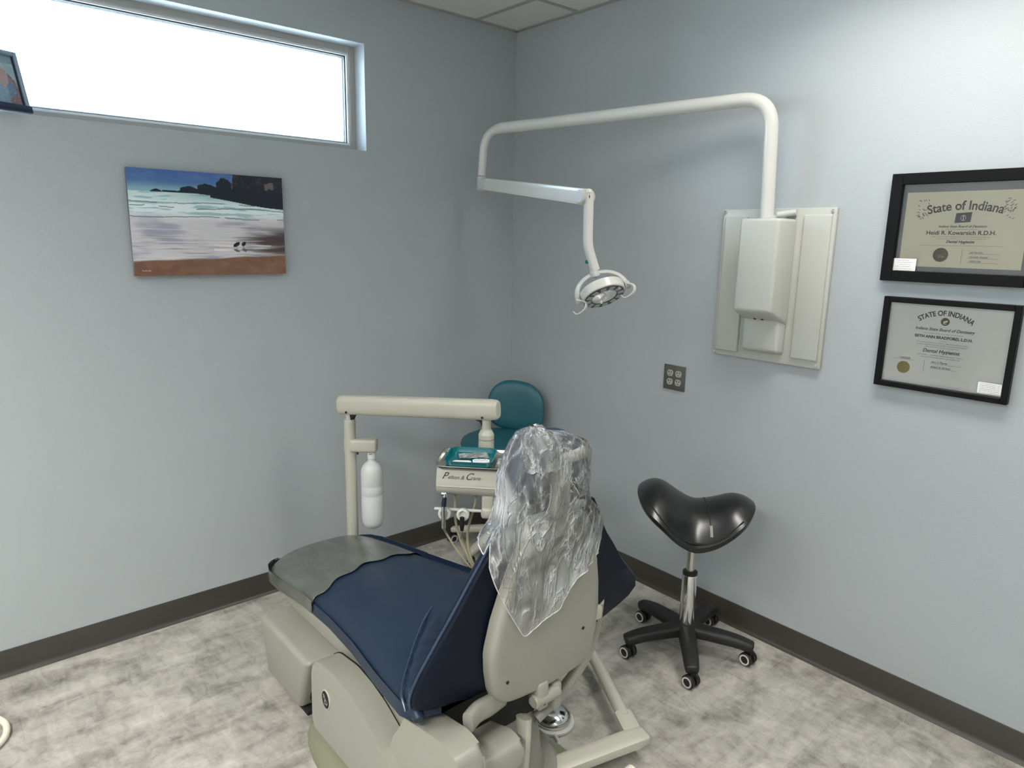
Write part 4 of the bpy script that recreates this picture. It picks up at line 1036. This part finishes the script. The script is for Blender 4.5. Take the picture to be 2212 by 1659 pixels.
# water bottle bracket
m1 = CR
bm = bmesh.new(); cyl((PX, PY, .752), (PX, PY, .808), .0268, n=24, bm=bm)
b0 = V((PX, PY, .780)); bq = frm(b0, CR, -CT)
bx(bm, (.0, -.030, -.028), (.116, .026, .028), .011, 3, bq)
obj('bottle_bracket', bm, M_cream, dv)
obj('bracket_screw', cyl(b0+CR*.035+CT*.02+V((0, 0, -.038)), b0+CR*.035+CT*.02+V((0, 0, -.028)), .004, n=8), M_dark, dv)
wb = thing('water_bottle', 'white plastic water bottle hanging upright from the bracket on the delivery post', 'water bottle', tuple(b0+CR*.090+V((0, 0, -.36))))
bc0 = b0+CR*.090
prof = [(.030, -.372), (.041, -.362), (.046, -.345), (.0475, -.32), (.0475, -.225), (.0465, -.222), (.0475, -.219), (.0475, -.182), (.0465, -.179), (.0475, -.176), (.0475, -.125), (.0455, -.108), (.039, -.092), (.028, -.080), (.018, -.073), (.0155, -.066), (.0155, -.055)]
obj('bottle_body', lathe(prof, 36, Matrix.Translation(bc0)), M_bottle, wb)
obj('bottle_cap', lathe([(.0155, -.062), (.0185, -.060), (.0185, -.048), (.0175, -.046), (.0180, -.030), (.0150, -.0285)], 28, Matrix.Translation(bc0)), M_bottle, wb)
obj('cap_mark', bx(bmesh.new(), (-.007, -.0187, -.004), (.006, -.0178, -.0015), 0, 1, frm(bc0+V((0, 0, -.034)), CR, -CT)), M_dark, wb, smooth=False)
# floor arm: low flat bar, corner, then a round tube running away to the post
z_ = .078
Kc = V((-.955, -1.800, z_))
bar_a = V((-1.36, -1.700, z_)); 
bdir = (Kc-bar_a).normalized(); 
obj('floor_arm', tube([bar_a, Kc-bdir*.035, Kc+bdir*.004, Kc+bdir*.012], [1, 1, .97, .8], 20, flat=(.034, .0185, 7)), M_cream, dv, ang=50)
T0 = V((-.965, -1.765, z_)); T1 = V((-.715, -1.335, z_)); td = (T1-T0).normalized()
obj('corner_block', tube([T0-td*.015, T0+td*.0, T0+td*.075, T0+td*.085], [.9, 1, 1, .96], 20, flat=(.0300, .0185, 7)), M_cream, dv, ang=50)
pth = fillet([T0+td*.06, T1, V((-.70, -1.02, .07)), V((-.98, -.62, .07)), V((PX, PY, .07)), V((PX, PY, .12))], .12, 8)
obj('floor_tube', tube(pth, .0225, 18), M_cream, dv)
hk = Kc+bdir*.008+V((0, 0, -.022))
obj('hose_hook', closed_tube([hk+CR*(.012*math.cos(a))+V((0, 0, -.010+.012*math.sin(a))) for a in [2*PI*k/20 for k in range(20)]], .0022, 6), M_steel, dv)
rib = spline([(-1.55, -1.93, .10), (-1.40, -1.90, .035), (-1.28, -1.865, .025), (-1.16, -1.85, .025), (-1.05, -1.845, .030)], 26); nr = len(rib)
obj('umbilical_hose', tube(rib, [.0185+.0022*(i % 2) for i in range(nr)], 14), M_rope, dv)

# steel tray on the console, teal tub on it and the supplies
tr = thing('steel_tray', 'shiny stainless steel instrument tray lying on the delivery console', 'tray', tuple(F0+V((0, 0, .104))))
tmx = cm @ Matrix.Translation((.205, .088, .1045))
def dish(w, d_, h, r, lip, wall, mtx):
    rings = []
    for gx_, z in ((-.014, .0), (-.004, .0), (0, h*.5), (.003, h), (lip, h+.001), (lip, h-.0015), (.002, h-wall), (-.004+wall, wall), (-.014, wall)):
        rings.append([mtx @ V((x, y, z)) for x, y in rpoly(w+2*gx_, d_+2*gx_, max(.004, r+gx_), 5)])
    b = loft(rings, True, True); return b
obj('tray_dish', dish(.415, .215, .012, .03, .008, .0015, tmx), M_steel, tr, ang=50)
tt = thing('teal_tray', 'teal plastic instrument tub on the left of the steel tray', 'tray', tuple((cm @ V((.10, .09, .107)))))
tpx = cm @ Matrix.Translation((.112, .090, .1075))
obj('tub', dish(.168, .172, .020, .025, .007, .0025, tpx), M_tealp, tt, ang=50)
def sheet(name, m, mtx, w, h, seed, amp=.003, parent=None, curl=0):
    b = bmesh.new(); n = 14
    vs = [[b.verts.new(mtx @ V((w*(i/n-.5)*(1+.06*nz(j*.5, 0, 1, seed)), h*(j/n-.5)*(1+.06*nz(i*.5, 1, 1, seed)), amp*1.2+amp*fb(i*.35, j*.35, seed)+curl*((i/n-.5)**2)))) for i in range(n+1)] for j in range(n+1)]
    for j in range(n):
        for i in range(n): b.faces.new((vs[j][i], vs[j][i+1], vs[j+1][i+1], vs[j+1][i]))
    r = bmesh.ops.extrude_face_region(b, geom=b.faces[:])
    for g in r['geom']:
        if isinstance(g, bmesh.types.BMVert): g.co.z += .0008
    return obj(name, b, m, parent)
tag(sheet('instrument_pouch', M_pouch, tpx @ Matrix.Translation((.006, .020, .006)) @ Matrix.Rotation(.25, 4, 'Z'), .110, .060, 3, .004), 'clear crinkled plastic pouch lying in the teal tub', 'pouch')
b = bmesh.new(); prism(rpoly(.068, .026, .010, 5), .006, tpx @ Matrix.Translation((-.026, -.050, .0030)) @ Matrix.Rotation(.08, 4, 'Z'), .002, 2, b)
tag(obj('gauze_pad', b, M_gauze), 'folded white gauze pad at the near edge of the teal tub', 'gauze')
pk = thing('sealed_packet', 'small white packet with blue printing beside the gauze in the teal tub', 'packet', tuple((tpx @ V((.035, -.035, .005)))))
pmx = tpx @ Matrix.Translation((.042, -.030, .0035)) @ Matrix.Rotation(.15, 4, 'Z')
b = bmesh.new(); prism(rpoly(.062, .032, .010, 5), .007, pmx, .003, 2, b); obj('packet_body', b, M_gauze, pk)
b = bmesh.new()
for k in range(7): bx(b, (-.026+k*.0075, -.008+.004*(k % 3), .0072), (-.021+k*.0075, -.004+.005*(k % 3), .0076), 0, 1, pmx)
obj('packet_print', b, mat('blue_print', (.05, .05, .30), .5), pk, smooth=False)
def holo(u, v):
    a = .5+.5*math.sin(u*9+v*5); c = mixc((.35, .60, .62), (.60, .60, .42), a); c = mixc(c, (.30, .20, .22), sst(.55, .8, nz(u*4, v*3, 1, 3)+.5)*(u < .45)); c = mixc(c, (.15, .55, .68), sst(.5, .3, abs(u-.45)*4)*.8)
    return mixc(c, (.8, .85, .85), .6*sst(.1, .5, fb(u*6, v*6, 5)))
hl = printed('foil_packet', cm @ Matrix.Translation((.212, .030, .1075)), .070, .095, 30, 30, holo, attr_mat('foil_print', .12, .5), thick=.0)
so = hl.modifiers.new('thick', 'SOLIDIFY'); so.thickness = .0008
tag(hl, 'shiny rainbow-tinted foil packet lying on the steel tray right of the teal tub', 'packet')

# ------------------------------------------------------------------ foot control
fp = thing('foot_control', 'chrome domed foot control disc on the floor behind the chair base', 'foot pedal', (-1.065, -1.50, 0))
mtf = Matrix.Translation((-1.065, -1.50, 0))
obj('base_ring', lathe([(.070, .0005), (.075, .004), (.075, .012), (.066, .016), (.05, .016)], 44, mtf), M_white, fp)
obj('dome', lathe([(.060, .015), (.064, .022), (.063, .032), (.056, .042), (.040, .052), (.020, .058), (.0, .060)], 44, mtf), M_chrome, fp)
obj('pedal_cord', tube(spline([(-1.11, -1.555, .010), (-1.125, -1.59, .008), (-1.16, -1.60, .008)], 6), .006, 8), M_ltgrey, fp)

# ------------------------------------------------------------------ saddle stool
st = thing('saddle_stool', 'black vinyl saddle stool on a five-star caster base in front of the right wall', 'stool', (-.327, -1.522, 0))
SX, SYY = -.327, -1.522
def caster(mt_, parent, px_, py_, heading, r=.027, wd=.020, ring=M_white, top=.065, gap=.006):
    hd = V((math.cos(heading), math.sin(heading), 0)); sdv = V((-hd.y, hd.x, 0)); c = V((px_, py_, r+.0005))+hd*.012
    for s in (-1, 1):
        w = obj('wheel', cyl(c+sdv*s*gap, c+sdv*s*(gap+wd), r, n=26, bev=.004), mt_, parent)
        mm = axis_m(c+sdv*s*(gap+wd), sdv*s)
        obj('wheel_rim', lathe([(.0155, -.001), (.0215, -.001), (.0215, .0016), (.0155, .0016), (.0155, -.001)], 26, mm), ring, w, label='pale ring on the wheel')
    bm = bmesh.new()
    cyl(c+V((0, 0, -.0)), V((px_, py_, top)), .009, n=12, bm=bm)
    pts = [c+hd*(r*1.04*math.cos(a))+V((0, 0, r*1.04*math.sin(a))) for a in [R(60+10*k) for k in range(9)]]
    tube(pts, 1, 10, bm, flat=(.003, gap+wd*.5, 4))
    obj('fork', bm, mt_, parent)
def star(parent, cx_, cy_, angs, R_, mt_, h0, h1, hub_r, w0, w1, cast, hubm=None):
    for k, a in enumerate(angs):
        dr = V((math.cos(a), math.sin(a), 0)); c = V((cx_, cy_, 0))
        pts = [c+dr*.02+V((0, 0, h0-.010)), c+dr*(R_*.35)+V((0, 0, h0-.012)), c+dr*(R_*.75)+V((0, 0, h1+.010)), c+dr*(R_*.97)+V((0, 0, h1)), c+dr*(R_+.012)+V((0, 0, h1-.004))]
        pts = spline(pts, 4); n = len(pts)
        obj('leg', tube(pts, [w0+(w1-w0)*i/(n-1) if i < n-1 else w1*.8 for i in range(n)], 16, flat=(1, .72, 4)), mt_, parent, ang=60)
        cast(a, c+dr*(R_-.004))
casts = [(-.187, -.187), (-.227, .117), (.113, -.231), (.045, .26), (.257, .041)]
angs = [math.atan2(y, x) for x, y in casts]
angs = [R(225-4), R(153), R(-63), R(81), R(9)]
hd_ = math.atan2(-(.45*-.656+.9*-.7547*0-.9*.7547*-0), 1)
sdw = (CT*.62-CR*.78).normalized(); hd_ = math.atan2(-sdw.x, sdw.y)
star(st, SX, SYY, angs, .255, M_blackp, .108, .080, .04, .036, .024, lambda a, p: caster(M_blackp, st, p.x-.012*math.cos(hd_), p.y-.012*math.sin(hd_), hd_))
obj('hub', lathe([(.030, .075), (.046, .082), (.046, .110), (.036, .125), (.030, .128)], 28, Matrix.Translation((SX, SYY, 0))), M_blackp, st)
ofs = Matrix.Translation((SX, SYY, 0))
obj('column_sleeve', lathe([(.030, .120), (.030, .335), (.0285, .340)], 28, ofs), M_chrome, st)
obj('collar', lathe([(.026, .338), (.0295, .340), (.0295, .352), (.022, .356)], 24, ofs), M_blackp, st)
obj('gas_lift', lathe([(.0165, .350), (.0165, .60)], 20, ofs), M_steel, st)
obj('seat_mount', box((SX-.05, SYY-.04, .572), (SX+.05, SYY+.04, .598), .006), M_blackp, st)
sa_, sb_ = V((.62, -.78, 0)).normalized(), None
sb_ = V((sa_.y, -sa_.x, 0))                 # towards the camera side
if sb_.dot(CT) < 0: sb_ = -sb_
SC = V((SX-.02, SYY-.01, .672))
def sad_out(s):   # half width by position along the long axis (s -1 back .. 1 front)
    return lerp_tab([(-1, .25), (-.6, .222), (0, .195), (.4, .180), (1, .18)], s)[0]
def sad_top(s, t_):
    z = (.150*abs(s)**1.35-.125*(max(0, -s-.45)/.55)**2 if s < 0 else .085*abs(s)**1.5-.075*(max(0, s-.5)/.5)**2)-.012
    return z-.108*abs(t_)**2.2
bm = bmesh.new(); rings = []; NS = 30; hl_ = .225
for i in range(NS+1):
    s = -1+2*i/NS; se = math.sin(s*PI/2)
    w = max(.02, sad_out(se))*max(0, 1-abs(se)**3.6)**.5*.999+.004; ring = []
    nT = 22
    shrink = math.sqrt(max(0., 1-abs(se)**4))
    for k in range(nT):       # over the top
        t_ = -1+2*k/(nT-1); te = math.sin(t_*PI/2)
        tl = te*w/sad_out(se); ring.append(SC+sa_*(hl_*se)+sb_*(w*te)+V((0, 0, sad_top(se, tl))))
    for k in range(nT):       # back underneath
        t_ = 1-2*k/(nT-1); te = math.sin(t_*PI/2)*.97
        th_ = .070*shrink*(1-abs(te)**4)+.004
        tl = te*w/sad_out(se); ring.append(SC+sa_*(hl_*se*.985)+sb_*(w*te)+V((0, 0, sad_top(se, tl)-th_-.006*shrink-.012*abs(te)**2*shrink)))
    rings.append(ring)
loft(rings, True, True, bm)
so_ = obj('saddle_seat', bm, M_black, st, ang=75)
so_.modifiers.new('sub', 'SUBSURF').levels = 1; so_.modifiers['sub'].render_levels = 2
def sadp(s, t_, up=.001): return SC+sa_*(hl_*s)+sb_*(sad_out(s)*max(0, 1-abs(s)**3.6)**.5*t_)+V((0, 0, sad_top(s, t_*max(0, 1-abs(s)**3.6)**.5)+up))
obj('seam', tube(spline([sadp(.16, -.6), sadp(.17, -.2), sadp(.19, .2), sadp(.21, .5), sadp(.23, .74)], 6), .0018, 6), M_blackp, so_)
obj('seam_tag', tube([sadp(.235, .72, .0005), sadp(.24, .80, .0005), sadp(.245, .90, .0005)], 1, 8, flat=(.006, .0015, 4)), M_plate, so_)
obj('rim_welt', tube(spline([sadp(-.93, .3, .001), sadp(-.85, .7, .001), sadp(-.6, .92, 0), sadp(-.2, .97, 0), sadp(.2, .97, 0), sadp(.5, .96, 0), sadp(.75, .9, 0)], 5), .0035, 8), M_black, so_)

# ------------------------------------------------------------------ teal operator stool in the corner
ts = thing('operator_stool', 'teal upholstered operator stool with a curved backrest in the room corner', 'stool', (-.30, -.30, 0))
TX, TY = -.315, -.30
r_seat = [(.0, .560), (.15, .560), (.190, .566), (.208, .582), (.212, .598), (.203, .618), (.175, .632), (.10, .639), (.0, .641)]
obj('seat', lathe(r_seat, 48, Matrix.Translation((TX, TY, 0))), M_teal, ts, ang=70)
obj('seat_plate', lathe([(.06, .538), (.12, .546), (.14, .561)], 30, Matrix.Translation((TX, TY, 0))), M_ltgrey, ts)
obj('lift_column', lathe([(.024, .09), (.024, .30), (.016, .302), (.016, .54)], 24, Matrix.Translation((TX, TY, 0))), M_ltgrey, ts)
def caster2(a, p):
    caster(M_blackp, ts, p.x, p.y, a+.9, r=.026, wd=.014, top=.062, ring=M_ltgrey)
star(ts, TX, TY, [R(196+72*k) for k in range(5)], .262, M_cream, .115, .076, .04, .028, .019, caster2)
obj('hub', lathe([(.030, .070), (.042, .078), (.042, .118), (.030, .128)], 28, Matrix.Translation((TX, TY, 0))), M_cream, ts)
# backrest: curved shield-shaped pad
bn = V((-.82, -.57, 0)).normalized(); br_ = V((-bn.y, bn.x, 0))
if br_.dot(CR) < 0: br_ = -br_
BC = V((-.128, -.215, .758)); b2 = bmesh.new(); rows_f, rows_b = [], []
def shield(a):
    ca, sa = math.cos(a), math.sin(a); e = 2.9 if sa > 0 else 3.4
    d_ = (abs(ca)**e+abs(sa)**e)**(-1/e); x = .158*ca*d_; z = .136*sa*d_
    if sa > 0: x *= 1-.14*(z/.128)**2
    return x, z-.012*(x/.15)
rings = []
for f, dd_ in ((.02, -.019), (.55, -.021), (.85, -.019), (.95, -.015), (1.0, -.004), (1.0, .006), (.97, .016), (.88, .023), (.6, .027), (.02, .028)):
    ring = []
    for k in range(56):
        x, z = shield(2*PI*k/56); x *= f; z *= f
        ring.append(BC+br_*x+V((0, 0, z))+bn*(dd_+1.3*x*x-.10*(z)))
    rings.append(ring)
obj('backrest', loft(rings), M_teal, ts, ang=70)
obj('backrest_bar', tube(spline([(TX+.04, TY+.03, .548), (TX+.15, TY+.09, .552), (TX+.205, TY+.115, .59), (TX+.205, TY+.098, .72)], 6), 1, 12, flat=(.016, .006, 4)), M_ltgrey, ts)

# ------------------------------------------------------------------ white cord on the floor at the left edge
pts = spline([(-2.78, -.26, .012), (-2.66, -.222, .012), (-2.575, -.245, .012), (-2.528, -.31, .012), (-2.520, -.375, .012), (-2.542, -.435, .012), (-2.60, -.48, .012), (-2.70, -.50, .012)], 9)
t = obj('white_cord', tube(pts, .0105, 12), M_rope); tag(t, 'looped end of a thick white cord on the floor at the left edge', 'cord')

# ------------------------------------------------------------------ daylight, camera, view
w = bpy.data.worlds.new('World'); C.world = w; w.use_nodes = True; nt = w.node_tree; bg = nt.nodes['Background']
tcw = nt.nodes.new('ShaderNodeTexCoord'); sp = nt.nodes.new('ShaderNodeSeparateXYZ'); rp = nt.nodes.new('ShaderNodeValToRGB')
nt.links.new(tcw.outputs['Generated'], sp.inputs[0]); nt.links.new(sp.outputs['Z'], rp.inputs[0])
e = rp.color_ramp.elements; e[0].position = 0; e[0].color = (.74, .88, 1, 1); e[1].position = .6; e[1].color = (.48, .72, 1, 1)
nt.links.new(rp.outputs[0], bg.inputs['Color']); bg.inputs['Strength'].default_value = 9

cam = bpy.data.cameras.new('camera'); co = bpy.data.objects.new('camera', cam); C.collection.objects.link(co); C.camera = co
cam.sensor_fit = 'HORIZONTAL'; cam.sensor_width = 36; cam.lens = 1502.8/2212*36; cam.clip_start = .02
yaw, pit, roll = .8556, -.2059, .0205
f = V((math.cos(yaw)*math.cos(pit), math.sin(yaw)*math.cos(pit), math.sin(pit))); r = V((math.sin(yaw), -math.cos(yaw), 0)); u = r.cross(f)
r2 = r*math.cos(roll)+u*math.sin(roll); u2 = -r*math.sin(roll)+u*math.cos(roll)
co.matrix_world = Matrix.Translation((-2.5968, -3.0089, 1.6570)) @ Matrix((r2, u2, -f)).transposed().to_4x4()
vs = C.view_settings; C.display_settings.display_device = 'sRGB'; vs.view_transform = 'Standard'; vs.look = 'None'; vs.gamma = 1; vs.exposure = 1.42; vs.use_curve_mapping = False
C.cycles.max_bounces = 10; C.cycles.transparent_max_bounces = 16; C.cycles.diffuse_bounces = 5
